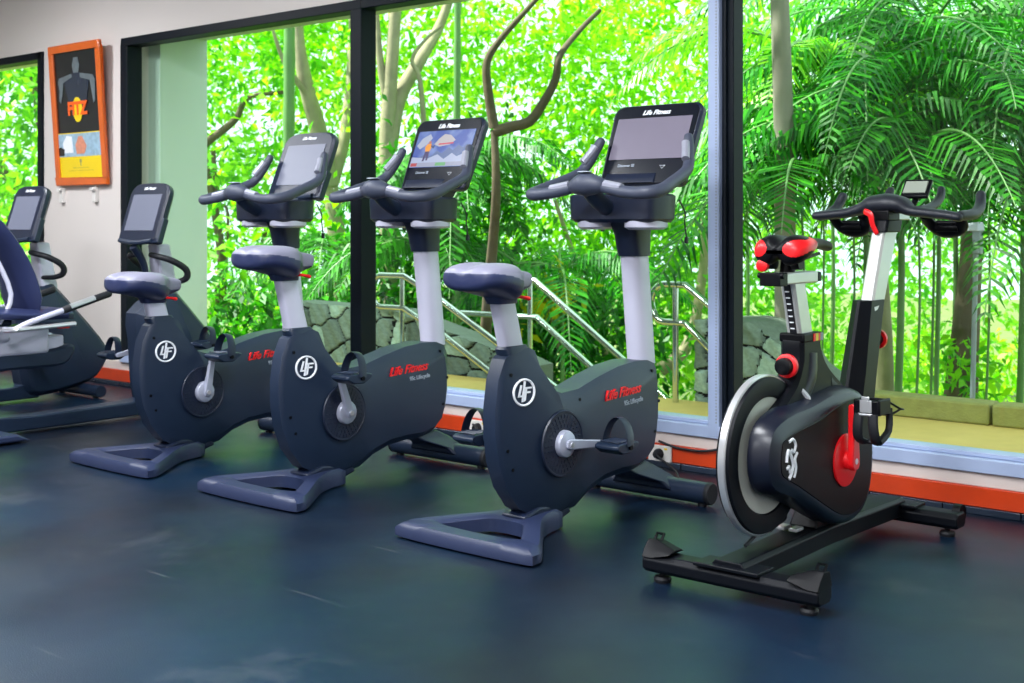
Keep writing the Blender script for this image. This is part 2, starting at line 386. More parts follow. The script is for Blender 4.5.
def pedal_set(root, side, cy, cz, ang, x_in, arm_len=0.178, arm_mat='hubsilver', hub=True):
    s = side
    ey, ez = cy+math.cos(ang)*arm_len, cz+math.sin(ang)*arm_len
    a = MB(); d = Vector((0, ey-cy, ez-cz)).normalized(); n = Vector((0, -d.z, d.y))
    xs = x_in+s*0.026
    c0, c1 = Vector((xs, cy, cz)), Vector((xs+s*0.012, ey, ez))
    rings = []
    for t, w, th in ((-.11, .012, .010), (0, .019, .013), (.5, .016, .010), (1, .013, .009), (1.06, .008, .007)):
        p = c0.lerp(c1, t); rings.append([p+n*w+Vector((-th, 0, 0)), p+n*w+Vector((th, 0, 0)), p-n*w+Vector((th, 0, 0)), p-n*w+Vector((-th, 0, 0))])
    a.loft(rings)
    arm = a.build('crank_arm', arm_mat, root, bevel=0.004)
    if hub:
        h = MB(); h.lathe([(0, .05), (s*.012, .05), (s*.020, .046), (s*.024, .034), (s*.026, .0)] if False else [(0, .05), (s*.012, .05), (s*.020, .046), (s*.026, .034), (s*.028, .012)], (x_in, cy, cz)); h.build('crank_hub', 'hubsilver', root)
        h = MB(); h.lathe([(0, .010), (s*.006, .010), (s*.006, .004)], (xs+s*.013, cy, cz), n=14); h.build('crank_bolt', 'alu', root)
    # pedal platform
    px = xs+s*0.082
    p = MB()
    prof = [(-.066, .006), (-.05, .014), (.06, .014), (.082, .008), (.074, -.004), (.03, -.028), (-.03, -.026), (-.066, -.006)]
    p.layers([([(ey+a_*0.96, ez+b_) for a_, b_ in prof], px-s*.052), ([(ey+a_, ez+b_) for a_, b_ in prof], px-s*.04), ([(ey+a_, ez+b_) for a_, b_ in prof], px+s*.04), ([(ey+a_*0.9, ez+b_*.9) for a_, b_ in prof], px+s*.052)])
    for k in range(5): p.box((px, ey-.04+k*.02, ez+.018), (.085, .006, .006))
    p.box((px-s*.056, ey, ez), (.03, .02, .02))
    pd = p.build('pedal', 'shroud', root, bevel=0.003)
    st = MB()
    for k in range(13):
        pass
    arc = [(px+math.cos(t)*.056, ey+.012+0.012*math.sin(t), ez+.0+math.sin(t)*.100) for t in [math.pi*i/14 for i in range(15)]]
    st.tube(arc, 0.022, 8, flat=(0.12, 1.0), up=(0, 0, 1) if False else (1, 0, 0))
    st.build('pedal_strap', 'shroud2', pd)
    bo = MB(); bo.cyl((px+s*.052, ey+.015, ez-.004), (px+s*.060, ey+.015, ez-.004), .009); bo.build('pedal_bolt', 'black', pd)
    return pd
def saddle(root, y0, z0, two=True):
    st = [(-.172, .030, .935, .910), (-.168, .070, .956, .896), (-.150, .105, .972, .886), (-.10, .127, .983, .878), (-.03, .128, .984, .862), (.03, .110, .979, .848), (.07, .075, .970, .848), (.10, .048, .962, .862), (.14, .038, .956, .876), (.170, .032, .948, .886), (.182, .012, .930, .905)]
    b = MB(); rings = []
    def ci(P, t):
        i = min(int(t), len(P)-2); u = t-i; p0 = P[max(i-1, 0)]; p1 = P[i]; p2 = P[i+1]; p3 = P[min(i+2, len(P)-1)]
        return tuple(0.5*((2*b_)+(-a+c)*u+(2*a-5*b_+4*c-d)*u*u+(-a+3*b_-3*c+d)*u**3) for a, b_, c, d in zip(p0, p1, p2, p3))
    n_ = 90; m_ = 120
    for q in range(n_+1):
        y, w, zt, zb = ci(st, q/n_*(len(st)-1)); ring = []
        for j in range(m_):
            t = 2*math.pi*j/m_; cx_, sx_ = math.cos(t), math.sin(t)
            xx = w*math.copysign(abs(cx_)**0.75, cx_); h = (zt-zb)/2; zz = (zt+zb)/2+h*math.copysign(abs(sx_)**0.8, sx_)
            if sx_ > 0: zz -= 0.012*sx_*math.exp(-(xx/0.03)**2)
            ring.append((xx, y0+y, zz-0.93+z0))
        rings.append(ring)
    b.loft(rings)
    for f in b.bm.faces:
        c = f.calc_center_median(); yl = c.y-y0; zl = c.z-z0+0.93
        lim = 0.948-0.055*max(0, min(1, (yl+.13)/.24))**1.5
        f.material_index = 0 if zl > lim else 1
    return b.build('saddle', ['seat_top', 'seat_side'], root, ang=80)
def console(root, cy_b, cz_b, cy_t, cz_t, w, kind, on=False):
    # a slab leaning from bottom (cy_b,cz_b) to top (cy_t,cz_t); local frame: X across, V up the face, N towards the rider
    V = Vector((0, cy_t-cy_b, cz_t-cz_b)); h = V.length; V.normalize(); N = Vector((0, -V.z, V.y)); X = Vector((1, 0, 0)); O = Vector((0, cy_b, cz_b))
    def P(x, v, n): return O+X*x+V*v+N*n
    def outline(k=1.0, grow=0.0):
        hw = w/2*k+grow; r = 0.045 if kind == 'wide' else 0.05; pts = []
        if kind == 'wide':
            cs = ((hw*0.94-r*.6, r*.6-grow, -90, r*.6), (hw-r, h-r+grow, 0, r), (-hw+r, h-r+grow, 90, r), (-hw*0.94+r*.6, r*.6-grow, 180, r*.6))
            for cx_, cv, a0, rr in cs:
                for i in range(6): a = math.radians(a0+i*18); pts.append((cx_+math.cos(a)*rr, cv+math.sin(a)*rr))
        else:
            for cx_, cv, a0, rr in ((hw-.03, .03-grow, -90, .03),):
                for i in range(6): a = math.radians(a0+i*18); pts.append((cx_+math.cos(a)*rr, cv+math.sin(a)*rr))
            for i in range(15):
                a = math.radians(i*180/14); ca = math.cos(a); pts.append((hw*math.copysign(abs(ca)**.45, ca), h-.085+grow+math.sin(a)**.7*.085))
            for i in range(6): a = math.radians(180+i*18); pts.append((-hw+.03+math.cos(a)*.03, .03-grow+math.sin(a)*.03))
        return pts
    b = MB(); D = 0.062
    b.loft([[P(x*.86, .03+v*.9, -D) for x, v in outline(.95)], [P(x, v, -D*.55) for x, v in outline(1, -.002)], [P(x, v, -.008) for x, v in outline()], [P(x, v, .0) for x, v in outline(1, -.008)]])
    body = b.build('console', 'shroud2', root, ang=40)
    f = MB(); f.loft([[P(x, v, -.002) for x, v in outline(.965, -.004)], [P(x, v, .003) for x, v in outline(.965, -.008)]]); f.build('bezel', 'bezel' if kind == 'wide' else 'shroud2', body)
    # screen
    if kind == 'wide': sw, v0, v1 = w*.415, h*.31, h*.82
    else: sw, v0, v1 = w*.37, h*.20, h*.80
    s = MB(); s.loft([[P(-sw, v0, .003), P(sw, v0, .003), P(sw, v1, .003), P(-sw, v1, .003)], [P(-sw, v0, .0055), P(sw, v0, .0055), P(sw, v1, .0055), P(-sw, v1, .0055)]])
    if on: scr = s.build('screen', screen_sky(), body)
    else: scr = s.build('screen', 'screen' if kind == 'wide' else 'screen2', body)
    if on:
        def flat(nm, pts, rgb, st, n=.0062, par=scr):
            q = MB(); q._f([q.bm.verts.new(P((a*2-1)*sw, v0+(v1-v0)*c, n)) for a, c in pts]); return q.build(nm, emis(nm+'_glow', rgb, st), par)
        flat('snow_ridge', [(0, .12), (1, .12), (1, .52), (.92, .60), (.86, .50), (.78, .58), (.70, .44), (.62, .52), (.52, .36), (.42, .44), (.34, .30), (.2, .34), (.1, .26), (0, .30)], (96, 120, 176), .8)
        flat('snow_slope', [(0, .12), (1, .12), (1, .30), (.9, .34), (.8, .26), (.7, .36), (.58, .2), (.45, .34), (.3, .24), (0, .28)], (190, 202, 236), .8, .0066)
        flat('cloud', [(.34, .62), (.44, .55), (.62, .60), (.70, .72), (.60, .86), (.48, .9), (.40, .78)], (206, 200, 206), .8)
        flat('cloud', [(.03, .60), (.10, .5), (.20, .62), (.28, .80), (.22, .92), (.1, .8)], (190, 200, 226), .8)
        flat('red_caption', [(.42, .60), (.68, .62), (.68, .66), (.42, .64)], (222, 60, 90), .8, .0070)
        flat('skier_jacket', [(.215, .42), (.29, .42), (.31, .56), (.29, .64), (.22, .64), (.19, .55)], (250, 160, 20), .9, .0074)
        flat('skier_legs', [(.20, .16), (.235, .16), (.25, .34), (.262, .18), (.295, .18), (.29, .43), (.215, .43)], (60, 44, 110), .8, .0074)
        flat('skier_arm', [(.29, .56), (.345, .50), (.36, .58), (.35, .61), (.33, .57), (.295, .61)], (30, 60, 120), .8, .0076)
        flat('skier_head', [(.238, .65), (.275, .64), (.285, .69), (.26, .72), (.235, .70)], (206, 120, 100), .8, .0074)
        flat('menu_bar', [(0, 0), (1, 0), (1, .12), (0, .12)], (170, 176, 206), .8, .0070)
        flat('red_button', [(.02, .02), (.13, .02), (.13, .11), (.02, .11)], (200, 70, 80), .8, .0076)
        flat('green_button', [(.46, .02), (.64, .02), (.64, .11), (.46, .11)], (110, 190, 120), .8, .0076)
    # maker's name, keys
    vt = h*.885 if kind == 'wide' else h*.90
    Y = V
    text('maker_name', 'Life Fitness', .030 if kind == 'wide' else .024, 'white', body, P(0, vt, .003), X, Y, .0012, .35, bold=.0008)
    if kind == 'wide':
        text('model_name', 'Discover SE', .017, 'greytxt', body, P(-w*.20, h*.235, .003), X, Y, .0008, bold=.0003)
        k = MB()
        tp = [P(w*.18, h*.225, .004), P(w*.24, h*.225, .004), P(w*.21, h*.19, .004)]
        k.tube(tp, .0018, 6, closed=True)
        for q in (-.11, .0): k.lathe([(0, .004), (.002, .004)], P(q*w, h*.12, .003), 'y', 12)
        k.build('key_mark', 'white', body)
        k = MB(); k.loft([[P(-w*.40, h*.02, .002), P(w*.16, h*.02, .002), P(w*.16, h*.14, .002), P(-w*.40, h*.14, .002)], [P(-w*.40, h*.02, .009), P(w*.15, h*.02, .009), P(w*.155, h*.13, .005), P(-w*.40, h*.13, .005)]])
        k.build('key_tray', 'shroud2', body)
    else:
        k = MB(); k.tube([P(-w*.42, .012, .004), P(0, -.004, .012), P(w*.42, .012, .004)], .014, 10, smooth=6); k.build('bottom_lip', 'shroud', body)
        for sx in (-1, 1):
          k = MB(); k.loft([[P(sx*w*.40, h*.0, .004), P(sx*w*.52, h*.02, -.01), P(sx*w*.52, h*.42, -.01), P(sx*w*.42, h*.42, .004)], [P(sx*w*.40, h*.0, -.05), P(sx*w*.50, h*.02, -.05), P(sx*w*.50, h*.42, -.05), P(sx*w*.42, h*.42, -.05)]])
          k.build('side_wing', 'shroud', body, bevel=.005)
    return body
def screen_sky():
    m = emis('screen_picture_sky', (70, 120, 220), .8); nt = m.node_tree; p = nt.nodes['Principled BSDF']
    tc = nt.nodes.new('ShaderNodeTexCoord'); n = nt.nodes.new('ShaderNodeTexNoise'); n.inputs['Scale'].default_value = 9; nt.links.new(tc.outputs['Object'], n.inputs['Vector'])
    r = nt.nodes.new('ShaderNodeValToRGB'); e = r.color_ramp.elements; e[0].position = .38; e[0].color = lin((60, 92, 190))+(1,); e[1].position = .68; e[1].color = lin((150, 180, 236))+(1,)
    nt.links.new(n.outputs['Fac'], r.inputs[0]); nt.links.new(r.outputs[0], p.inputs['Emission Color']); return m

# ------------------------------------------------------------------ upright exercise bike
def upright_bike(X, ang, kind, on, label, dz=0.0):
    root = empty('upright_exercise_bike', (X, 3.63, 0), label, 'exercise bike', 'slate upright exercise bikes in a row')
    # shroud: outline (y,z), half width at the rim, bevel depth
    OUT = [(-.262, .640, .030), (-.222, .664, .045), (-.14, .674, .052), (-.108, .660, .055), (-.078, .595, .06), (-.036, .518, .062), (.03, .494, .062), (.13, .500, .062), (.25, .532, .062), (.38, .560, .062), (.50, .572, .060), (.59, .568, .056), (.645, .550, .05), (.675, .515, .04), (.688, .43, .033), (.686, .34, .033), (.672, .26, .033), (.635, .20, .035), (.58, .160, .04), (.50, .140, .045), (.40, .142, .05), (.29, .135, .052), (.19, .108, .055), (.11, .066, .055), (.0, .046, .05), (-.10, .058, .046), (-.19, .105, .042), (-.255, .185, .034), (-.295, .28, .030), (-.312, .38, .028), (-.312, .47, .028), (-.296, .57, .028)]
    pts = [(a, b) for a, b, c in OUT]
    dep = [.010 if (a < -.20 and b > .12) else (.030 if a > .58 and b > .2 else .018) for a, b, c in OUT]
    ins = inset(pts, dep); hw = .078
    dep2 = [.026 if (a < -.20 and b > .12) else (.042 if a > .58 and b > .2 else .026) for a, b, c in OUT]
    rim = [c for a, b, c in OUT]; m1 = [c+(hw-.014-c)*.72 for c in rim]
    b = MB()
    def ring(P, xs): return [(x, p[0], p[1]) for p, x in zip(P, xs)]
    ins2 = inset(pts, dep2)
    h2 = [(.040 if a < -.18 else .040+(a+.18)/.22*.028 if a < .04 else .068) for a, b_, c in OUT]      # plan narrows towards the saddle end
    h1 = [min(m, q-.004) for m, q in zip(m1, h2)]; rim = [min(a, q*.8) for a, q in zip(rim, h2)]
    cc = [(.11+(p[0]-.11)*.52, .33+(p[1]-.33)*.52) for p in ins2]
    b.loft([ring(cc, [-hw]*len(pts)), ring(ins2, [-q for q in h2]), ring(ins, [-q for q in h1]), ring(pts, [-q for q in rim]), ring(pts, rim), ring(ins, h1), ring(ins2, h2), ring(cc, [hw]*len(pts))])
    sh = b.build('shroud', 'shroud', root, ang=28)
    # raised round cover and vent ring
    for s in (1, -1):
        v = MB(); v.lathe([(0, .122), (s*.006, .119), (s*.006, .114), (s*.004, .112), (s*.004, .05)], (s*(hw+.003), 0, .316), n=48)
        for rr, n_ in ((.100, 34), (.082, 28), (.066, 22)):
            for i in range(n_):
                t = 2*math.pi*i/n_; v.box((s*(hw+.0075), rr*math.cos(t), .316+rr*math.sin(t)), (.003, .012, .0055), (t, 0, 0))
        v.build('vent_ring', 'shroud2', sh)
    # screws on the visible side
    for y, z in ((-.245, .585), (-.262, .32), (-.235, .25), (.12, .462), (.60, .525), (.648, .40), (.62, .28)):
        s_ = MB(); xq = .044 if y < -.2 else .0695; s_.cyl((xq-.014, y, z), (xq+.0015, y, z), .0065, n=10); s_.build('screw', 'black', sh)
    lf_badge(sh, .0585, -.192, .520, .046, .20)
    text('maker_name', 'Life Fitness', .052, 'redtxt', sh, (hw-.003, .385, .462), (-.03, 1, .04), (0, -.04, 1), .0045, .5, bold=.0010, scale_x=1.05)
    text('model_name', '95c Lifecycle', .026, 'greytxt', sh, (hw-.005, .46, .420), (-.03, 1, .04), (0, -.04, 1), .004, bold=.0006)
    # neck and rear foot ring
    f = MB()
    outer = [(-.30, -.435), (-.285, -.468), (0, -.478), (.285, -.468), (.302, -.44), (.296, -.40), (.20, -.27), (.125, -.17), (.085, -.08), (.06, .03), (-.06, .03), (-.085, -.08), (-.125, -.17), (-.20, -.27), (-.296, -.40)]
    outer = smooth_poly(outer, 3)
    inner = smooth_poly([(-.165, -.372), (0, -.378), (.165, -.372), (.178, -.355), (.115, -.265), (.07, -.215), (0, -.205), (-.07, -.215), (-.115, -.265), (-.178, -.355)], 4)
    # ring built by sweeping: match counts
    def res(poly, n):
        L = [0]; P_ = [Vector(p) for p in poly]; k = len(P_)
        for i in range(k): L.append(L[-1]+(P_[(i+1) % k]-P_[i]).length)
        o_ = []
        for j in range(n):
            t = L[-1]*j/n; i = max(q for q in range(k) if L[q] <= t); u = (t-L[i])/max(1e-9, L[i+1]-L[i]); o_.append(tuple(P_[i].lerp(P_[(i+1) % k], u)))
        return o_
    import cmath
    def polar(poly, n, c=(0, -.33)):
        out = []
        P_ = [Vector(p)-Vector(c) for p in poly]
        for j in range(n):
            a = 2*math.pi*j/n; d = Vector((math.cos(a), math.sin(a))); best = 0
            for i in range(len(P_)):
                p, q = P_[i], P_[(i+1) % len(P_)]; e = q-p; den = d.x*e.y-d.y*e.x
                if abs(den) < 1e-9: continue
                t = (p.x*e.y-p.y*e.x)/den; u = (p.x*d.y-p.y*d.x)/den
                if t > 0 and -1e-6 <= u <= 1+1e-6: best = max(best, t)
            out.append((c[0]+d.x*best, c[1]+d.y*best))
        return out
    n = 96; o_ = polar([(a*1.035, c) for a, c in outer], n); i_ = polar(inner, n)
    def zt(p): return .056+.022*max(0, min(1, (p[1]+.42)/.35))
    def lv(P, dz, g): return [(q[0], q[1], g(q)+dz) for q in P]
    def mixp(A, B, t): return [(a[0]*(1-t)+b_[0]*t, a[1]*(1-t)+b_[1]*t) for a, b_ in zip(A, B)]
    rings = [lv(o_, .004, lambda q: .004), lv(o_, -.018, zt), lv(mixp(o_, i_, .14), 0, zt), lv(mixp(o_, i_, .80), 0, zt), lv(i_, -.010, zt), lv(mixp(i_, i_, 0), .012, lambda q: 0)]
    f.loft([[Vector(p) for p in r] for r in rings], closed=True)
    f.build('rear_foot', 'base_pl', root, ang=50)
    k = MB(); k.layers([([(-.19, .075), (-.10, .10), (.06, .085), (.09, .05), (.02, .03), (-.16, .03)], -.058), ([(-.19, .075), (-.10, .10), (.06, .085), (.09, .05), (.02, .03), (-.16, .03)], .058)])
    k.build('neck', 'shroud2', root, bevel=.01)
    for sx in (-1, 1):
        k = MB(); k.cyl((sx*.25, -.42, 0), (sx*.25, -.42, .012), .02, n=14); k.build('foot_pad', 'rubber', root)
    # front strut and stabiliser tube
    k = MB(); k.loft([[(-.04, .46, .15), (.04, .46, .15), (.04, .60, .165), (-.04, .60, .165)], [(-.06, .50, .125), (.06, .50, .125), (.055, .68, .125), (-.055, .68, .125)], [(-.12, .60, .085), (.12, .60, .085), (.11, .72, .085), (-.11, .72, .085)], [(-.15, .62, .05), (.15, .62, .05), (.15, .715, .05), (-.15, .715, .05)]])
    k.build('front_strut', 'shroud2', root, bevel=.012)
    t = MB(); t.tube([(-.295, .67, .052), (-.12, .67, .052), (.12, .67, .052), (.295, .67, .052)], .043, 20); t.build('front_stabiliser', 'shroud', root, ang=50)
    for s in (-1, 1):
        t = MB(); t.lathe([(0, .0445), (s*.012, .0445), (s*.018, .040), (s*.018, .01)], (s*.288, .67, .052)); t.build('end_cap', 'rubber', root)
        t = MB(); t.cyl((s*.26, .67, 0), (s*.26, .67, .014), .018, n=14); t.build('foot_pad', 'rubber', root)
    # seat post, sleeve, saddle, lever
    p = MB()
    def rr(cx_, cy_, z_, a, b_, n=16, e=.45): return [(cx_+a*math.copysign(abs(math.cos(2*math.pi*i/n))**e, math.cos(2*math.pi*i/n)), cy_+b_*math.copysign(abs(math.sin(2*math.pi*i/n))**e, math.sin(2*math.pi*i/n)), z_) for i in range(n)]
    p.loft([rr(0, -.175, .60, .026, .052), rr(0, -.252-dz*.28, .875+dz, .026, .050)]); p.build('seat_post', 'silver', root, ang=50)
    p = MB(); p.loft([rr(0, -.243-dz*.28, .835+dz, .034, .056), rr(0, -.25-dz*.28, .858+dz, .040, .062), rr(0, -.255-dz*.28, .885+dz, .055, .075)]); p.build('seat_sleeve', 'seat_side', root, ang=50)
    p = MB(); p.loft([rr(0, -.17, .625, .036, .066), rr(0, -.19, .672, .036, .066), rr(0, -.19, .684, .030, .058)]); p.build('post_collar', 'shroud', root, ang=50)
    sad = saddle(root, -.285-dz*.28, .93+dz)
    l = MB(); l.tube([(.03, -.24-dz*.28, .862+dz), (.045, -.18-dz*.28, .856+dz), (.05, -.155-dz*.28, .850+dz)], [.006, .006, .008], 10, round_end=True); l.build('height_lever', 'red', root)
    # column, sleeve, tray
    c = MB(); c.loft([rr(0, .625, .55, .050, .058, 24, .8), rr(0, .575, .99, .050, .058, 24, .8)]); c.build('column', 'silver', root, ang=50)
    c = MB(); c.loft([rr(0, .574, .985, .056, .064, 24, .7), rr(0, .562, 1.07, .060, .07, 24, .6), rr(0, .55, 1.14, .074, .085, 24, .55)]); c.build('column_sleeve', 'shroud2', root, ang=50)
    tr = MB()
    o1 = smooth_poly([(-.212, .46), (-.19, .40), (-.08, .38), (.08, .38), (.18, .40), (.203, .46), (.203, .54), (.17, .61), (.08, .64), (-.08, .64), (-.17, .61), (-.212, .54)], 5)
    tr.loft([[(x*.9, .52+(y-.52)*.9, 1.120) for x, y in o1], [(x*.97, y, 1.134) for x, y in o1], [(x, y, 1.225) for x, y in o1], [(x*.95, .52+(y-.52)*.95, 1.232) for x, y in o1]])
    tray = tr.build('accessory_tray', 'shroud2', root, ang=40)
    for s in (-1, 1):
        q = MB(); cc = smooth_poly([(s*.06, .42), (s*.11, .39), (s*.165, .415), (s*.190, .47), (s*.17, .56), (s*.09, .58), (s*.055, .5)], 4)
        q.loft([[(s*.12+(x-s*.12)*.8, .48+(y-.48)*.8, 1.092) for x, y in cc], [(x, y, 1.102) for x, y in cc], [(x, y, 1.127) for x, y in cc]]); q.build('cup_base', 'silver', tray, ang=40)
        q = MB(); q.lathe([(0, .048), (.01, .05), (.01, .042), (-.005, .038)], (s*.135, .47, 1.228), 'z', 24); q.build('cup_rim', 'silver', tray)
    # handlebar
    g = MB(); g.tube([(0, .47, 1.165), (0, .40, 1.175), (0, .32, 1.21), (0, .265, 1.262)], [.04, .036, .034, .036], 16, smooth=5, flat=(.9, 1.1)); stem = g.build('handlebar_stem', 'shroud', root, ang=60)
    g = MB()
    g.tube([(-.05, .262, 1.262), (0, .255, 1.268), (.05, .262, 1.262)], [.038, .054, .038], 18, smooth=4, round_end=True, flat=(.9, 1.0))
    g.build('handlebar_hub', 'grip', root, ang=60)
    h = MB(); h.lathe([(0, .03), (.004, .027), (.004, .008)], (0, .243, 1.313), 'z', 20); h.build('hub_cap', 'greytxt', root)
    for s in (-1, 1):
        g = MB(); g.tube([(s*.04, .262, 1.262), (s*.12, .258, 1.245), (s*.21, .245, 1.232), (s*.275, .26, 1.232), (s*.30, .32, 1.243), (s*.285, .42, 1.275), (s*.265, .53, 1.312), (s*.255, .575, 1.34), (s*.235, .61, 1.395), (s*.215, .640, 1.458)], [.021, .023, .0235, .025, .025, .0235, .023, .0225, .0215, .019], 16, smooth=5, round_end=True)
        gr = g.build('handlebar_grip', 'grip', root, ang=70)
        pl = MB()
        pl.tube([(s*.2505, .562, 1.368), (s*.234, .590, 1.405), (s*.2205, .609, 1.436)], .0165, 10, smooth=3); pl.build('pulse_plate', 'plate', gr)
        pl = MB(); pl.tube([(s*.085, .255, 1.266), (s*.13, .252, 1.258), (s*.17, .247, 1.251)], .0165, 10, smooth=3); pl.build('pulse_plate', 'plate', gr)
    # console and its bracket
    br = MB(); br.loft([[(-.07, .56, 1.20), (.07, .56, 1.20), (.07, .66, 1.20), (-.07, .66, 1.20)], [(-.09, .67, 1.33), (.09, .67, 1.33), (.09, .74, 1.31), (-.09, .74, 1.31)]]); br.build('console_bracket', 'rubber', root, bevel=.01)
    if kind == 'wide': console(root, .610, 1.272, .755, 1.612, .438, 'wide', on)
    else: console(root, .600, 1.240, .745, 1.590, .40, 'tall', on)
    for s, dz in ((-1, .085), (1, .13)):
        cb = MB(); cb.tube([(s*.19, .61, 1.21), (s*.205, .63, 1.16), (s*.20, .635, 1.12), (s*.205, .64, 1.19-dz)], .0032, 6, smooth=5)
        cb.box((s*.205, .64, 1.18-dz), (.012, .012, .026)); cb.build('charging_cable', 'rubber', root)
    pedal_set(root, 1, 0, .316, ang, hw+.008); pedal_set(root, -1, 0, .316, ang+math.pi, -hw-.008)
    return root
upright_bike(-2.91, -.10, 'wide', False, 'slate blue upright exercise bike closest to the pale grey window post, blank wide screen')
upright_bike(-4.08, math.radians(112), 'wide', True, 'slate blue upright exercise bike with a lit screen showing an orange-jacketed skier', .045)
upright_bike(-5.07, math.radians(82), 'tall', False, 'slate blue upright exercise bike with a tall blank arched-top screen, leftmost upright of three', -.09)

# ------------------------------------------------------------------ recumbent bikes
def recumbent(X, Y, label, seat=True, ang=math.radians(10)):
    root = empty('recumbent_exercise_bike', (X, Y, 0), label, 'exercise bike', 'recumbent exercise bikes')
    out = [(-.16, .60), (-.02, .70), (.07, .735), (.12, .70), (.26, .55), (.42, .37), (.475, .27), (.44, .17), (.34, .09), (.10, .04), (-.06, .04), (-.12, .12), (-.14, .28), (-.15, .45)]
    out = smooth_poly(out, 2); i1 = inset(out, .03); i2 = inset(out, .045)
    b = MB(); b.layers([(i2, -.10), (i1, -.095), (out, -.05), (out, .05), (i1, .095), (i2, .10)]); sh = b.build('shroud', 'shroud', root, ang=30)
    for s in (1, -1):
        v = MB(); v.lathe([(0, .12), (s*.006, .117), (s*.006, .05)], (s*.10, .02, .38), n=40); v.build('round_cover', 'shroud2', sh)
    pedal_set(root, 1, .02, .38, ang, .105); pedal_set(root, -1, .02, .38, ang+math.pi, -.105)
    # mast, strut
    m = MB(); m.loft([[(-.06, .02, .66), (.06, .02, .66), (.06, .13, .66), (-.06, .13, .66)], [(-.05, -.02, .99), (.05, -.02, .99), (.05, .07, .99), (-.05, .07, .99)]]); m.build('mast', 'silver', root, bevel=.012)
    m = MB(); m.tube([(0, -.14, .98), (0, -.07, .86), (0, -.05, .68)], [.028, .018, .018], 10, smooth=4); m.build('mast_strut', 'shroud2', root)
    for s in (-1, 1):
        h = MB(); h.tube([(s*.05, -.06, .93), (s*.13, -.08, .925), (s*.19, -.02, .90), (s*.21, .06, .85), (s*.20, .075, .80), (s*.15, .05, .775), (s*.05, .02, .77)], [.016, .017, .019, .019, .019, .016, .013], 12, smooth=5); h.build('handle', 'rubber', root)
    console(root, -.13, 1.0, -.02, 1.345, .38, 'tall')
    # floor beam and feet
    f = MB(); f.loft([[(-.05, y, z0), (.05, y, z0), (.06, y, z1), (-.06, y, z1)][::1] for y, z0, z1 in ((-1.30, .06, .16), (-1.12, .03, .15), (-.98, .02, .105), (-.8, .02, .095), (-.2, .02, .10), (.0, .02, .13))]); f.build('floor_beam', 'shroud', root, ang=50, bevel=.008)
    f = MB(); f.loft([[(x, -1.25-.07*k, 0.012), (x, -.95+.02*k, 0.012), (x, -1.0, .05), (x, -1.2-.06*k, .05)] for x, k in ((-.30, 1), (-.1, 0), (.1, 0), (.30, 1))]); f.build('rear_foot', 'base_pl', root, bevel=.01)
    f = MB(); f.tube([(-.26, .30, .045), (.26, .30, .045)], .038, 14); f.build('front_stabiliser', 'shroud', root)
    for px_, py_ in ((-.26, -1.1), (.26, -1.1), (-.2, .30), (.2, .30)):
        q = MB(); q.cyl((px_, py_, 0), (px_, py_, .015), .02, n=12); q.build('foot_pad', 'rubber', root)
    # seat pedestal with a rounded front end
    pd = smooth_poly([(-1.45, .43), (-1.1, .435), (-.72, .435), (-.58, .46), (-.545, .43), (-.58, .37), (-.66, .345), (-.95, .345), (-1.05, .31), (-1.12, .20), (-1.10, .10), (-1.36, .10), (-1.42, .25)], 3)
    b = MB(); b.layers([(inset(pd, .015), -.07), (pd, -.055), (pd, .055), (inset(pd, .015), .07)]); pe = b.build('seat_pedestal', 'shroud', root, ang=35)
    text('maker_name', 'Life Fitness', .05, 'redtxt', pe, (.071, -1.12, .402), (0, 1, 0), (0, 0, 1), .001, .35, bold=.0015)
    b = MB(); bx(b, -.045, .045, -1.5, -.60, .435, .51); b.build('seat_rail', 'silver', root, bevel=.012)
    b = MB(); bx(b, -.075, .075, -.99, -.70, .42, .575); ca = b.build('seat_carriage', 'silver', root, bevel=.018)
    b = MB(); bx(b, -.10, .10, -1.30, -.93, .50, .585); b.build('carriage_block', 'silver', ca, bevel=.018)
    b = MB(); bx(b, -.105, .105, -1.31, -.925, .58, .62); b.build('carriage_cap', 'shroud', ca, bevel=.014)
    l = MB(); l.tube([(.09, -.66, .555), (.09, -.60, .553)], .006, 8, round_end=True); l.build('seat_lever', 'red', root)
    # cushions
    b = MB(); b.loft([[(x*w_, y, z+.035*t) for x, z in ((-.20, .61), (-.21, .64), (-.16, .665), (.16, .665), (.21, .64), (.20, .61))] for y, w_, t in ((-1.18, .8, 1), (-1.12, 1, .6), (-.85, 1, 0), (-.66, .95, -.1), (-.60, .7, -.3))]); b.build('seat_cushion', 'seat_side', root, ang=60, bevel=.008)
    b = MB(); rings = []
    for t in range(9):
        u = t/8; yc = -.84-.22*u*u-.03*u; z = .66+.52*u; w_ = .20*(1-.30*u*u)*(0.85 if t in (0, 8) else 1); th = .04*(0.6 if t in (0, 8) else 1)
        rings.append([(w_*math.cos(a)*(1 if abs(math.cos(a)) > .3 else 1), yc+th*math.sin(a)+.03*abs(math.cos(a))**2, z) for a in [2*math.pi*i/16 for i in range(16)]])
    b.loft(rings); b.build('seat_back', 'seat_side', root, ang=60)
    for s in (-1, 1): b = MB(); b.tube([(s*.14, -1.02, .60), (s*.15, -.96, .75), (s*.12, -1.06, 1.0)], .013, 10, smooth=4); b.build('back_frame', 'silver', root)
    for s in (-1, 1):
        a = MB(); a.tube([(s*.12, -1.02, .57), (s*.25, -1.00, .575), (s*.285, -.93, .61), (s*.285, -.72, .668), (s*.285, -.66, .684)], .015, 12, smooth=5); ar = a.build('armrest', 'silver', root)
        a = MB(); a.tube([(s*.285, -.74, .662), (s*.285, -.48, .735)], .0195, 12, round_end=True); a.build('armrest_grip', 'rubber', ar)
        a = MB(); a.tube([(s*.290, -.71, .676), (s*.290, -.57, .715)], .017, 10); a.build('pulse_plate', 'alu', ar)
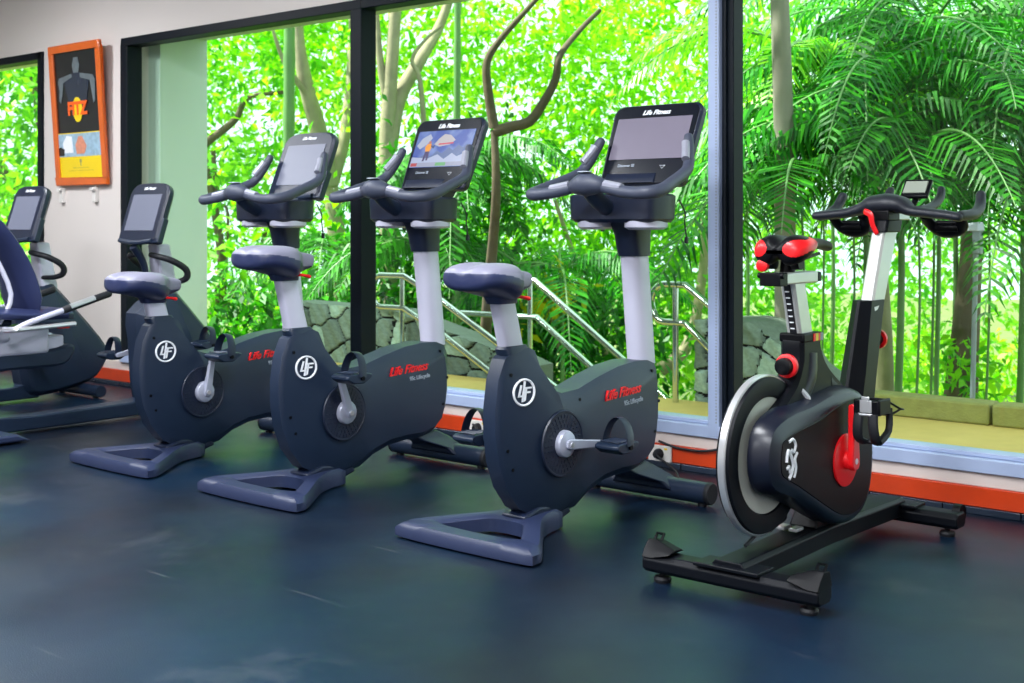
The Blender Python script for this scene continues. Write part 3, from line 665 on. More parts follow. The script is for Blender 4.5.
    a = MB(); a.tube([(-.26, -1.02, .572), (0, -1.02, .565), (.26, -1.02, .572), (.29, -.95, .578), (.29, -.68, .588)], .012, 10, smooth=5); a.build('seat_frame_tube', 'alu', root)
    return root
recumbent(-6.30, 4.25, 'slate recumbent exercise bike with navy seat, silver armrest and rail, beside the leftmost upright')
recumbent(-7.40, 4.12, 'slate recumbent exercise bike furthest left, its tall screen below the framed poster wall', ang=math.radians(200))

# ------------------------------------------------------------------ studio cycle
def studio_cycle():
    root = empty('studio_cycle', (-1.94, 3.86, 0), 'black studio cycle with red trimmed saddle and silver rear flywheel, right of the window post', 'exercise bike')
    sx_ = 1
    # floor frame
    for y, nm in ((-.54, 'rear_stabiliser'), (.60, 'front_stabiliser')):
        b = MB(); prof = [(y-.045, .045), (y-.045, .072), (y-.03, .088), (y+.035, .088), (y+.045, .076), (y+.045, .045), (y+.03, .032), (y-.03, .032)]
        hw_ = .30 if nm[0] == 'r' else .26
        b.layers([(inset(prof, .004), -hw_), (prof, -hw_+.008), (prof, hw_-.008), (inset(prof, .004), hw_)]); st = b.build(nm, 'satin', root, bevel=.003)
        for s in (-1, 1):
            q = MB(); fx = hw_-.05; q.cyl((s*fx, y, .018), (s*fx, y, .05), .010, n=12); q.lathe([(0, .026), (.010, .028), (.018, .024), (.020, .014)], (s*fx, y, 0), 'z', 24); q.build('levelling_foot', 'rubber', root)
            if nm[0] == 'r':
                q = MB(); pts = [(y-.045, .078), (y+.045, .078), (y+.03, .124), (y-.005, .128), (y-.03, .105)]
                q.layers([(pts, s*.300), ([(p[0], p[1]) for p in pts], s*.265), ([(p[0], .10+(p[1]-.10)*.15) for p in pts], s*.20)]); q.build('stabiliser_cap', 'black', st, bevel=.003)
                q = MB(); q.tube([(s*.290, y+.015, .122), (s*.290, y+.03, .140), (s*.265, y+.03, .140), (s*.265, y+.015, .122)], .005, 6); q.build('cap_catch', 'black', st)
            else:
                q = MB(); q.lathe([(-.012, .03), (-.014, .034), (.014, .034), (.012, .03)], (s*.235, y+.045, .075), n=24); q.build('transport_wheel', 'black', st)
        b = MB(); bx(b, -.11, .11, y-.05, y+.05, .086, .098); b.build('clamp_plate', 'satin', st, bevel=.003)
    b = MB(); b.loft([[(-.055, y, z0), (.055, y, z0), (.055, y, z1-.012), (.043, y, z1), (-.043, y, z1), (-.055, y, z1-.012)] for y, z0, z1 in ((-.57, .05, .112), (0, .060, .125), (.60, .05, .115))]); b.build('floor_beam', 'satin', root, ang=30, bevel=.003)
    b = MB(); b.loft([[(-.05, -.10, .125), (.05, -.10, .125), (.05, .06, .125), (-.05, .06, .125)], [(-.045, -.07, .17), (.045, -.07, .17), (.045, .10, .17), (-.045, .10, .17)], [(-.05, -.07, .24), (.05, -.07, .24), (.05, .14, .24), (-.05, .14, .24)]]); b.build('beam_pillar', 'black', root, bevel=.008)
    for dx in (-.035, .01):
        b = MB(); b.box((dx, -.16, .134), (.03, .05, .012)); b.build('beam_bracket', 'alu', root, bevel=.003)
    # flywheel
    fy, fz, R = -.345, .398, .250
    b = MB(); b.mi = 0; b.lathe([(-.013, R-.004), (-.010, R), (.010, R), (.013, R-.004)], (-.01, fy, fz), n=96, cap=True); fw = b.build('flywheel', 'alu', root, ang=30)
    for s in (-1, 1):
        b = MB(); b.lathe([(0, R-.006), (s*.010, R-.010), (s*.013, R-.03), (s*.010, .185), (s*.004, .18)], (-.01+s*.012, fy, fz), n=96); b.build('flywheel_ring', 'satin', fw, ang=20)
        b = MB(); b.lathe([(0, .181), (s*.0045, .180), (s*.003, .02)], (-.01+s*.013, fy, fz), n=96); b.build('flywheel_disc', 'brushed', fw, ang=20)
    b = MB(); b.tube([(-.012, fy-.1, .132), (-.03, fy+.14, .19), (-.03, fy+.19, .165), (-.03, fy+.12, .15)], .006, 8, smooth=4); b.build('brake_cable', 'rubber', root)
    # drive cover
    outer = [(-.485, .46), (-.44, .515), (-.34, .545), (-.20, .555), (-.03, .575), (.10, .575), (.20, .52), (.245, .42), (.25, .30), (.215, .19), (.14, .135), (.05, .12), (-.05, .14), (-.20, .205), (-.34, .265), (-.445, .30), (-.492, .37)]
    face = [(-.435, .452), (-.405, .476), (-.31, .495), (-.18, .510), (-.02, .545), (.10, .548), (.175, .505), (.215, .41), (.22, .30), (.19, .205), (.13, .155), (.05, .145), (-.04, .16), (-.18, .225), (-.32, .295), (-.420, .340), (-.443, .38)]
    outer = smooth_poly(outer, 3); face = smooth_poly(face, 3)
    b = MB(); mid = [((a[0]*.6+c[0]*.4), (a[1]*.6+c[1]*.4)) for a, c in zip(outer, face)]
    b.layers([(outer, .022), (outer, .045), (mid, .085), (face, .098), (inset(face, .012), .100)]); cov = b.build('drive_cover', 'cover', root, ang=38)
    b = MB(); b.layers([(inset(face, .012), .098), (inset(face, .016), .1025)]); b.build('cover_panel', 'black', cov, ang=30)
    # front hub block on the left side too
    ccl = [(.13*math.cos(t), .345+.13*math.sin(t)) for t in [2*math.pi*i/24 for i in range(24)]]
    b = MB(); b.layers([(inset(ccl, .01), -.085), (ccl, -.075), (ccl, .03)]); b.build('left_cover', 'black', root, ang=30)
    # white emblem (running figure strokes inside an oval)
    e = MB(); ey, ez = -.365, .395
    for pts, r in (([(-.018, .052), (.006, .056), (.022, .040), (.010, .022), (-.004, .030)], .0055), ([(-.036, .0), (-.026, .030), (-.006, .012), (.006, -.012), (-.006, -.034), (-.020, -.046)], .0065), ([(.032, .018), (.018, .002), (.024, -.022), (.012, -.046)], .0055), ([(-.034, -.018), (-.020, -.012), (-.014, -.030)], .005)):
        e.tube([(.1035, ey+a, ez+c*1.15) for a, c in pts], r, 8, smooth=5, flat=(1, 1) if False else (.9, .9), up=(1, 0, 0))
    em = e.build('round_emblem', 'white', cov); em.scale = (1, 1, 1)
    # crank with red disc
    b = MB(); b.lathe([(0, .086), (.006, .086), (.008, .080), (.008, .02)], (.1025, 0, .345), n=56); b.build('crank_disc', 'red', root, ang=30)
    b = MB(); b.lathe([(0, .03), (.02, .028), (.022, .01)], (.108, 0, .345), n=24); b.build('crank_boss', 'red', root)
    b = MB(); xs = .132
    b.loft([[(xs-.010, -w_, z), (xs+.012, -w_, z), (xs+.012, w_, z), (xs-.010, w_, z)] for z, w_ in ((.315, .014), (.33, .027), (.36, .027), (.42, .021), (.50, .020), (.53, .017))]); b.build('crank_arm', 'red', root, bevel=.005)
    b = MB(); b.lathe([(0, .010), (.004, .010), (.004, .004)], (xs+.009, 0, .345), n=14); b.build('crank_bolt', 'alu', root)
    def pedal(s, pz):
        x0 = s*(.132+.065)
        b = MB(); b.cyl((s*.135, 0, pz), (s*.16, 0, pz), .009)
        for dy in (-.035, .035): b.box((x0, dy, pz), (.085, .02, .045))
        b.box((x0-s*.038, 0, pz), (.014, .085, .05)); b.box((x0+s*.038, 0, pz), (.014, .085, .05)); b.cyl((x0-.04, 0, pz), (x0+.04, 0, pz), .018)
        p = b.build('pedal', 'black', root, bevel=.004)
        k = MB(); k.box((x0, -.048, pz+.004), (.04, .006, .04)); k.box((x0, -.051, pz+.030), (.026, .006, .012)); k.box((x0, -.051, pz-.022), (.05, .006, .008)); k.build('pedal_cleat', 'alu', p, bevel=.002)
        k = MB()
        for dx in (-.024, .024): k.tube([(x0+dx, -.046, pz-.02), (x0+dx*1.1, -.05, pz-.06), (x0+dx*1.2, -.04, pz-.10), (x0+dx*.7, -.015, pz-.115)], .017, 8, smooth=4, flat=(.5, 1), up=(0, 1, 0))
        k.tube([(x0-.03, -.015, pz-.113), (x0+.03, -.015, pz-.113)], .008, 8)
        k.tube([(x0+.03, -.015, pz-.113), (x0+.034, .05, pz-.08), (x0+.03, .06, pz-.01)], .012, 8, smooth=4)
        k.build('toe_cage', 'rubber', p)
        k = MB(); k.tube([(x0+s*.03, .03, pz+.02), (x0+s*.05, .10, pz-.015), (x0+s*.04, .13, pz-.02), (x0+s*.02, .10, pz-.035), (x0, .05, pz-.03)], .009, 8, smooth=5, flat=(.3, 1)); k.build('toe_strap', 'rubber', p)
        return p
    pedal(1, .53)
    b = MB(); b.box((-.132, 0, .26), (.018, .034, .18)); b.build('crank_arm', 'red', root, bevel=.005); pedal(-1, .19)
    # frame: seat tube, brace, fender arc
    b = MB()
    seat_tube = smooth_poly([(-.165, .755), (-.05, .750), (-.035, .71), (.02, .645), (.20, .535), (.33, .465), (.36, .43), (.22, .43), (.10, .46), (-.02, .50), (-.18, .50), (-.30, .50), (-.37, .52), (-.30, .555), (-.215, .61), (-.175, .68)], 3)
    b.layers([(inset(seat_tube, .012), -.042), (seat_tube, -.03), (seat_tube, .03), (inset(seat_tube, .012), .042)]); fr = b.build('frame', 'satin', root, ang=35)
    b = MB(); b.layers([([(.02, .62), (.05, .60), (.22, .50), (.10, .515), (.03, .55)], .040), ([(.025, .61), (.05, .59), (.20, .505), (.10, .52), (.035, .555)], .0435)]); b.build('frame_recess', 'black', fr)
    b = MB(); b.tube([(0, -.10, .70), (0, -.11, .62), (0, -.16, .56), (0, -.24, .53)], [.05, .052, .046, .03], 16, smooth=5, flat=(1, 1)); b.build('seat_tube_sleeve', 'cover', root, ang=60)
    b = MB(); b.tube([(.03, -.175, .585), (.04, -.150, .56), (.045, -.135, .52)], [.02, .02, .012], 10, smooth=3, flat=(.5, 1)); b.build('white_sticker', 'white', fr)
    b = MB(); bx(b, -.045, .045, -.172, -.040, .735, .765); b.build('clamp_collar', 'black', root, bevel=.006)
    for k, (mt, a0, a1) in enumerate((('poster_yellow', -.094, -.078), ('red', -.108, -.094), ('red', -.078, -.064), ('greytxt', -.061, -.044))):
        q = MB(); bx(q, .0425, .0475, a0, a1, .738, .762); q.build('flag_sticker', mt, fr)
    # adjustment knobs
    def knob(c, ax, r=.034):
        q = MB(); q.lathe([(-.010, r), (.008, r), (.012, r*.85), (.012, r*.5)], c, ax, 28); kn = q.build('adjustment_knob', 'red', root)
        q = MB(); q.lathe([(-.03 if ax == 'y' else 0, r*.6), (-.028 if ax == 'y' else .02, r*.72), (0 if ax != 'y' else -.008, r*.72)], c, ax, 20); q.build('knob_grip', 'black', kn)
    q = MB(); q.lathe([(0, .038), (-.012, .038), (-.016, .032), (-.016, .01)], (.01, -.215, .665), 'y', 28); kn = q.build('adjustment_knob', 'red', root)
    q = MB(); q.lathe([(0, .028), (-.022, .027), (-.026, .018), (-.026, .004)], (.01, -.231, .665), 'y', 22); q.build('knob_grip', 'black', kn)
    q = MB(); q.lathe([(0, .036), (.014, .036), (.018, .03), (.018, .01)], (0, .475, .70), 'y', 28); kn = q.build('adjustment_knob', 'red', root)
    q = MB(); q.cyl((0, .44, .70), (0, .475, .70), .024); q.build('knob_grip', 'black', kn)
    # seat post, slider, saddle
    def rb(z, y0, y1, w_, c=.008): return [(-w_, y0+c, z), (-w_+c, y0, z), (w_-c, y0, z), (w_, y0+c, z), (w_, y1-c, z), (w_-c, y1, z), (-w_+c, y1, z), (-w_, y1-c, z)]
    b = MB(); b.loft([rb(.74, -.150, -.062, .026), rb(.935, -.205, -.125, .026)]); sp = b.build('seat_post', 'alu2', root, ang=40)
    b = MB(); b.loft([[(-.012, -.1525, .745), (.012, -.1525, .745), (.012, -.146, .745), (-.012, -.146, .745)], [(-.012, -.2035, .925), (.012, -.2035, .925), (.012, -.197, .925), (-.012, -.197, .925)]]); b.build('post_scale', 'rubber', sp)
    for i in range(8):
        q = MB(); t = i/8; q.box((.0, -.1575-.050*t, .76+.16*t), (.014, .003, .004)); q.build('scale_mark', 'white', sp)
    b = MB(); bx(b, -.032, .032, -.265, -.045, .925, .963); sl = b.build('seat_slider', 'alu2', root, bevel=.006)
    b = MB(); bx(b, -.036, .036, -.315, -.262, .922, .964); b.tube([(-.046, -.305, .955), (.046, -.305, .955)], .010, 10); b.build('slider_clamp', 'black', sl, bevel=.006)
    b = MB(); bx(b, -.03, .03, -.045, -.015, .928, .960); b.build('slider_end', 'black', sl, bevel=.006)
    b = MB(); b.cyl((0, -.20, .96), (0, -.19, 1.02), .024)
    for s in (-1, 1): b.tube([(s*.03, -.25, 1.02), (s*.035, -.18, 1.005), (s*.02, -.02, 1.02)], .006, 8, smooth=3); b.cyl((s*.03, -.22, .992), (s*.060, -.22, .992), .020)
    b.build('saddle_clamp', 'black', root)
    b = MB(); b.lathe([(0, .020), (-.014, .020), (-.018, .012)], (-.050, -.262, .985), 'y', 18); b.build('clamp_knob', 'red', root)
    st = [(-.285, .030, 1.045, 1.010), (-.278, .066, 1.062, .990), (-.258, .086, 1.078, .982), (-.22, .096, 1.086, .990), (-.17, .088, 1.083, 1.014), (-.12, .066, 1.077, 1.026), (-.07, .042, 1.072, 1.034), (-.01, .029, 1.070, 1.035), (.04, .025, 1.066, 1.030), (.08, .021, 1.058, 1.025), (.095, .010, 1.046, 1.034)]
    b = MB(); rings = []
    def ci(P, t):
        i = min(int(t), len(P)-2); u = t-i; p0 = P[max(i-1, 0)]; p1 = P[i]; p2 = P[i+1]; p3 = P[min(i+2, len(P)-1)]
        return tuple(0.5*((2*b_)+(-a+c)*u+(2*a-5*b_+4*c-d)*u*u+(-a+3*b_-3*c+d)*u**3) for a, b_, c, d in zip(p0, p1, p2, p3))
    for q in range(91):
        y, w_, zt_, zb = ci(st, q/90*(len(st)-1)); ring = []
        for j in range(110):
            t = 2*math.pi*j/110; cx_, sn = math.cos(t), math.sin(t)
            xx = w_*math.copysign(abs(cx_)**.85, cx_); zz = (zt_+zb)/2+(zt_-zb)/2*math.copysign(abs(sn)**.85, sn)
            k_ = max(0, min(1, (-.06-y)/.12))
            zz -= k_*.020*math.exp(-(xx/.020)**2)*(1 if sn > 0 else -1.6)
            ring.append((xx, y, zz))
        rings.append(ring)
    b.loft(rings)
    for f in b.bm.faces:
        c = f.calc_center_median(); f.material_index = 1 if (c.y < -.13 and ((abs(c.x)-.064)/.036)**2+((c.z-1.040-.1*(c.y+.27))/.026)**2 < 1) else 0
    b.build('saddle', ['black', 'red'], root, ang=80)
    # front mast
    b = MB(); b.loft([rb(.47, .205, .385, .046, .04), rb(.60, .245, .415, .046, .04), rb(.845, .325, .490, .036, .03)]); ms = b.build('front_mast', 'satin', root, ang=40)
    b = MB(); b.layers([([(.372, .822), (.412, .826), (.399, .812), (.377, .808)], .034), ([(.372, .822), (.412, .826), (.399, .812), (.377, .808)], .0375)]); b.build('mast_emblem', 'white', ms)
    b = MB(); b.loft([rb(.83, .385, .485, .026), rb(1.09, .485, .60, .026)]); b.build('handlebar_post', 'alu2', root, ang=40)
    b = MB(); b.loft([rb(1.085, .475, .61, .036), rb(1.130, .49, .625, .036)]); b.build('post_clamp', 'satin', root, bevel=.004)
    b = MB(); bx(b, -.034, .034, .50, .60, 1.128, 1.165); hb = b.build('bar_clamp', 'black', root, bevel=.004)
    b = MB(); b.layers([([(.60, 1.130), (.70, 1.130), (.70, 1.168), (.60, 1.168)], -.03), ([(.60, 1.130), (.70, 1.130), (.70, 1.168), (.60, 1.168)], .03)]); b.build('slide_block', 'alu2', hb, bevel=.004)
    b = MB(); b.tube([(-.04, .47, 1.160), (-.018, .462, 1.148), (-.012, .465, 1.115), (.0, .470, 1.085)], [.012, .012, .010, .010], 10, smooth=5, flat=(.5, 1), up=(0, 1, 0), round_end=True); b.build('release_lever', 'red', root)
    # handlebar
    b = MB(); b.tube([(-.278, .56, 1.146), (-.22, .56, 1.150), (-.15, .565, 1.158), (-.10, .57, 1.172), (-.06, .575, 1.186), (.0, .575, 1.190), (.05, .575, 1.184), (.09, .57, 1.164), (.15, .565, 1.156), (.22, .56, 1.148), (.268, .56, 1.140)], [.018, .020, .021, .026, .038, .042, .036, .023, .020, .019, .018], 16, smooth=5, round_end=True, flat=(.9, 1.5)); bar = b.build('handlebar', 'rubber2', root, ang=70)
    for s in (-1, 1):
        b = MB(); b.tube([(s*.268, .565, 1.145), (s*.280, .62, 1.148), (s*.282, .68, 1.156), (s*.278, .735, 1.182), (s*.27, .765, 1.222)], [.018, .019, .020, .020, .018], 12, smooth=5, round_end=True); b.build('outer_horn', 'rubber2', bar, ang=70)
        b = MB(); b.tube([(s*.085, .60, 1.165), (s*.10, .67, 1.170), (s*.105, .74, 1.185), (s*.105, .80, 1.215), (s*.10, .825, 1.245)], [.016, .016, .017, .017, .015], 12, smooth=5, round_end=True); b.build('inner_horn', 'rubber2', bar, ang=70)
        b = MB(); b.tube([(s*.12, .62, 1.145), (s*.125, .66, 1.115), (s*.155, .68, 1.090), (s*.20, .68, 1.088), (s*.235, .67, 1.105), (s*.245, .63, 1.14)], [.013, .015, .017, .017, .015, .013], 12, smooth=5, flat=(1, 1.6))
        b.tube([(s*.135, .67, 1.118), (s*.235, .67, 1.118)], .010, 10); b.tube([(s*.145, .665, 1.100), (s*.225, .665, 1.100)], .014, 10); b.build('lower_grip', 'black', bar, ang=70)
    # monitor
    cm = MB(); cm.box((.055, .70, 1.245), (.105, .016, .085), (math.radians(-38), 0, 0)); mo = cm.build('monitor', 'black', root, bevel=.005)
    cm = MB(); cm.box((.055, .6935, 1.2515), (.085, .006, .055), (math.radians(-38), 0, 0)); cm.build('screen', 'lcd', mo)
    cm = MB(); cm.tube([(.03, .62, 1.165), (.045, .68, 1.18), (.055, .71, 1.225)], .012, 8, smooth=3); cm.build('monitor_arm', 'black', mo)
    return root
M['brushed'] = pm('brushed_steel_disc', (196, 200, 192), 0.35, 0.35, var=0.15, scale=5)
M['cover'] = pm('dark_navy_gloss', (14, 20, 38), 0.34, var=0.08)
M['alu2'] = pm('pale_aluminium', (206, 208, 206), 0.32, 0.4, var=0.04, scale=30)
M['rubber2'] = pm('grey_black_grip', (30, 34, 44), 0.5, var=0.08, bump=.05, bscale=300)
M['lcd'] = pm('pale_lcd', (150, 158, 146), 0.3, var=0.03)
studio_cycle()

# ------------------------------------------------------------------ poster, sockets, cables
def poster():
    root = empty('framed_poster', (-8.075, WY-.012, 1.375), 'tall poster in an orange wood frame on the pale wall, black top and yellow foot', 'picture')
    root.rotation_euler = (math.radians(4.0), 0, 0)
    Wd, Hh = .66, 1.00
    f = MB()
    for a, b_, c, d in ((-Wd/2, Wd/2, 0, .055), (-Wd/2, Wd/2, Hh-.055, Hh), (-Wd/2, -Wd/2+.055, .055, Hh-.055), (Wd/2-.055, Wd/2, .055, Hh-.055)): bx(f, a, b_, -.030, 0, c, d)
    f.build('picture_frame', 'orangewood', root, bevel=.008)
    x0, x1, z0, z1 = -.275, .275, .055, .945
    def pan(nm, mt, a, b_, c, d, y=-.012, par=root): q = MB(); bx(q, x0+(x1-x0)*a, x0+(x1-x0)*b_, y-.002, y, z0+(z1-z0)*c, z0+(z1-z0)*d); return q.build(nm, mt, par)
    sheet = pan('poster_sheet', 'poster_black', 0, 1, 0, 1)
    pan('yellow_panel', 'poster_yellow', 0, 1, 0, .17, -.0145, sheet); pan('yellow_line', 'poster_yellow', 0, 1, .352, .36, -.0145, sheet)
    pan('photo_strip', 'poster_blue', 0, 1, .17, .352, -.0145, sheet)
    def poly(nm, mt, pts, y): q = MB(); q.prism([(x0+(x1-x0)*a, z0+(z1-z0)*c) for a, c in pts], .001, .001, y, 'y'); return q.build(nm, mt, sheet)
    poly('strip_figure', 'poster_skin', [(.42, .19), (.60, .19), (.66, .25), (.56, .33), (.48, .33), (.40, .26)], -.0175)
    poly('strip_figure', 'white', [(.12, .20), (.34, .20), (.32, .33), (.20, .34), (.10, .28)], -.0175)
    poly('strip_figure', 'poster_black', [(0, .18), (.12, .18), (.14, .23), (.04, .25), (0, .24)], -.018)
    # back view of a muscular torso, pale rim light
    poly('figure_head', 'poster_grey', [(.45, .83), (.57, .83), (.60, .89), (.57, .95), (.47, .95), (.43, .89)], -.0165)
    poly('figure_arm', 'poster_grey', [(.10, .80), (.40, .825), (.42, .80), (.20, .76), (.17, .68), (.12, .60), (.08, .62), (.10, .70), (.07, .77)], -.0165)
    poly('figure_arm', 'poster_grey', [(.60, .825), (.90, .80), (.94, .76), (.92, .60), (.88, .58), (.85, .68), (.82, .76), (.60, .79)], -.0165)
    poly('figure_back', 'tile', [(.42, .83), (.60, .83), (.80, .76), (.72, .60), (.66, .50), (.36, .50), (.30, .60), (.22, .76)], -.0160)
    q = MB(); q.prism([(.0+.062*math.cos(t*math.pi/12), .535+.088*math.sin(t*math.pi/12)) for t in range(24)], .001, .001, -.0175, 'y'); q.build('yellow_oval', 'poster_yellow', sheet)
    text('poster_title', 'FITZ', .125, 'poster_orange', sheet, (0, -.020, .54), (1, 0, 0), (0, 0, 1), .001, bold=.006)
    q = MB(); q.lathe([(-.001, .014), (.001, .014)], (0, -.0175, .175), 'y', 14); bx(q, -.006, .006, -.018, -.016, .14, .17); bx(q, -.10, .10, -.018, -.016, .125, .128); bx(q, -.16, .16, -.018, -.016, .105, .107); q.build('small_emblem', 'kerb', sheet)
poster()
for x in (-8.365, -7.93):
    q = MB(); bx(q, x-.022, x+.022, WY-.03, WY, 1.255, 1.36); bx(q, x-.022, x+.022, WY-.05, WY-.03, 1.335, 1.355)
    h = q.build('wall_hook', 'socket', bevel=.004)
    tag(h, 'white bracket on the wall under the %s end of the framed poster' % ('left' if x < -8.1 else 'right'), 'wall hook', 'white brackets under the poster')
def socket(x, z, label, side=1):
    root = empty('wall_socket', (x, WY-.022, z), label, 'socket', 'white wall sockets on the baseboard')
    b = MB(); b.box((0, -.006, 0), (.125, .012, .075)); b.build('cover_plate', 'socket', root, bevel=.004)
    b = MB(); b.box((.035, -.013, .024), (.014, .004, .008)); b.build('switch', 'poster_yellow', root)
    return root
socket(-3.215, .062, 'white wall socket with a black plug on the baseboard, left of the studio cycle flywheel')
socket(-4.325, .062, 'white wall socket on the baseboard between the two wide screen upright bikes')
def plug(x, z, pts, label):
    root = empty('electric_lead', (x, WY-.034, z), label, 'electric lead', 'black electric leads')
    b = MB(); b.lathe([(0, .024), (-.012, .024), (-.032, .016), (-.040, .010)], (0, 0, 0), 'y', 16); b.build('plug', 'rubber', root)
    b = MB(); b.tube([(p[0]-x, p[1]-WY+.034, p[2]-z) for p in pts], .0052, 8, smooth=7); b.build('cable', 'rubber', root)
plug(-3.215, .062, [(-3.215, 4.82, .062), (-3.17, 4.79, .05), (-3.06, 4.74, .02), (-2.95, 4.62, .008), (-2.80, 4.55, .008), (-2.86, 4.48, .02), (-2.95, 4.47, .03)], 'black cord plugged in beside the studio cycle and running to the floor adapter')
plug(-4.325, .062, [(-4.325, 4.82, .062), (-4.30, 4.78, .09), (-4.22, 4.75, .05), (-4.15, 4.7, .01), (-3.98, 4.6, .008), (-4.0, 4.42, .02)], 'black cord plugged in behind the saddle of the nearest upright bike')
b = MB(); b.box((0, 0, .016), (.16, .07, .032)); b.box((-.09, 0, .014), (.03, .03, .02)); a = b.build('power_adapter', 'rubber', bevel=.006); a.location = (-3.02, 4.48, 0); a.rotation_euler = (0, 0, .15)
tag(a, 'black power adapter lying on the floor behind the front tube of the nearest upright bike', 'adapter')
b = MB(); b.tube([(-3.22, WY-.030, .118), (-3.12, WY-.034, .100), (-2.99, WY-.036, .10), (-2.86, WY-.034, .128), (-2.80, WY-.03, .15)], .0055, 8, smooth=8); tag(b.build('slack_cable', 'rubber'), 'short black cable sagging along the cream ledge above the socket', 'cable')
b = MB(); b.tube([(-5.75, 4.62, .008), (-5.62, 4.55, .008), (-5.5, 4.62, .010), (-5.6, 4.70, .012), (-5.8, 4.66, .018), (-5.9, 4.72, .012)], .007, 8, smooth=8)
tag(b.build('coiled_cable', 'rubber'), 'dark coiled cable on the floor by the orange baseboard, behind the leftmost upright', 'cable')

# ------------------------------------------------------------------ outside: terrace, kerb, walls, rails, lamp
def ground():
    b = MB(); bx(b, -14, 2.6, 5.08, 6.16, -.2, .10); o = struct('floor_terrace', b, 'paver')
    b = MB(); bx(b, -3.2, 2.6, 6.16, 6.60, -.2, .10); struct('floor_terrace_strip', b, 'paver')
    # garden ground falling away
    nx, ny = 60, 40; b = MB(); V = []
    for j in range(ny):
        for i in range(nx):
            x = -40+60*i/(nx-1); y = 6.10+44*(j/(ny-1))**1.6; V.append(b.bm.verts.new((x, y, -.1-.9*min(1, (y-6.1)/3)-.02*y+.10*math.sin(x*.9)*math.cos(y*.7))))
    for j in range(ny-1):
        for i in range(nx-1): b._f([V[j*nx+i], V[j*nx+i+1], V[(j+1)*nx+i+1], V[(j+1)*nx+i]])
    struct('floor_garden', b, 'soil', ang=60)
ground()
x = -2.6
for i in range(5):
    b = MB(); b.box((0, 0, .055), (.985, .16, .11)); k = b.build('kerb_stone', 'kerb', bevel=.012); k.location = (-2.75+i*1.0, 6.44, .10)
    tag(k, 'mossy concrete kerb block in the low line across the terrace behind the studio cycle', 'kerb', 'kerb blocks edging the terrace')
def rubble(name, x0, x1, y0, th, z0, top, label, seed, cs=.17):
    # stone-faced wall: fields of raised stones with real joints
    rng = np.random.default_rng(seed); nx = int((x1-x0)/.012); nz = 70
    zt = max(top(x0+(x1-x0)*i/50) for i in range(51))
    K = int((x1-x0)*(zt-z0)/(cs*cs)*1.15)+6
    sx = rng.uniform(x0-.1, x1+.1, K); sz = rng.uniform(z0-.1, zt+.1, K)
    for _ in range(6):
        gx, gz = np.meshgrid(np.linspace(x0-.1, x1+.1, 90), np.linspace(z0-.1, zt+.1, 50)); d = (gx[..., None]-sx)**2+(gz[..., None]-sz)**2; a = d.argmin(-1)
        for q in range(K):
            mk = a == q
            if mk.any(): sx[q] = .5*sx[q]+.5*gx[mk].mean(); sz[q] = .5*sz[q]+.5*gz[mk].mean()
    b = MB(); lay = b.bm.loops.layers.color.new('stone'); tone = rng.uniform(.0, 1, K)
    F = []; Bk = []
    for j in range(nz+1):
        rowf, rowb = [], []
        for i in range(nx+1):
            xx = x0+(x1-x0)*i/nx; zz = z0+(top(xx)-z0)*j/nz
            d = np.sqrt((xx-sx)**2+(zz-sz)**2); o_ = np.argsort(d)[:2]; e = (d[o_[1]]-d[o_[0]])
            k = min(1, e/.022); bul = .035*k**.5+.012*math.sin(tone[o_[0]]*40)*k+.006*math.sin(xx*60+zz*45)*k
            rowf.append((b.bm.verts.new((xx, y0-bul, zz)), tone[o_[0]]*(1 if k > .6 else 0)+(0 if k > .6 else -1)))
            if j in (0, nz): rowb.append(b.bm.verts.new((xx, y0+th, zz)))
        F.append(rowf); Bk.append(rowb)
    for j in range(nz):
        for i in range(nx):
            f = b._f([F[j][i][0], F[j][i+1][0], F[j+1][i+1][0], F[j+1][i][0]])
            t = F[j][i][1]; c = (.06, .07, .07, 1) if t < 0 else tuple(v*(.62+.5*t) for v in (.62, .70, .66))+(1,)
            for l in f.loops: l[lay] = c
    for i in range(nx):
        for rf, rk in ((F[nz], Bk[nz]),):
            f = b._f([rf[i][0], rf[i+1][0], rk[i+1], rk[i]])
            for l in f.loops: l[lay] = (.5, .54, .5, 1)
        f = b._f([Bk[0][i], Bk[0][i+1], Bk[nz][i+1], Bk[nz][i]])
        for l in f.loops: l[lay] = (.5, .54, .5, 1)
    for i in (0, nx):
        f = b._f([F[j][i][0] for j in range(nz+1)]+[Bk[nz][i], Bk[0][i]])
        for l in f.loops: l[lay] = (.5, .54, .5, 1)
    m = bpy.data.materials.new(name+'_stone'); m.use_nodes = True; nt = m.node_tree; p = nt.nodes['Principled BSDF']
    at_ = nt.nodes.new('ShaderNodeVertexColor'); at_.layer_name = 'stone'; n = nt.nodes.new('ShaderNodeTexNoise'); n.inputs['Scale'].default_value = 30; n.inputs['Detail'].default_value = 6
    mx = nt.nodes.new('ShaderNodeMix'); mx.data_type = 'RGBA'; mx.blend_type = 'OVERLAY'; mx.inputs[0].default_value = .5
    nt.links.new(at_.outputs[0], mx.inputs[6]); nt.links.new(n.outputs[0], mx.inputs[7]); nt.links.new(mx.outputs[2], p.inputs['Base Color']); p.inputs['Roughness'].default_value = .9
    o = b.build(name, m, ang=60); return tag(o, label, 'stone wall')
def interp(P):
    def g(x):
        if x <= P[0][0]: return P[0][1]
        for a, b_ in zip(P, P[1:]):
            if x <= b_[0]: return a[1]+(b_[1]-a[1])*(x-a[0])/(b_[0]-a[0])
        return P[-1][1]
    return g
rubble('rubble_wall', -7.4, -5.08, 6.22, .2, .02, interp([(-7.4, .52), (-6.3, .50), (-6.02, .43), (-5.34, .28), (-5.08, .20)]), 'grey rubble stone wall under the left stair handrail', 3)
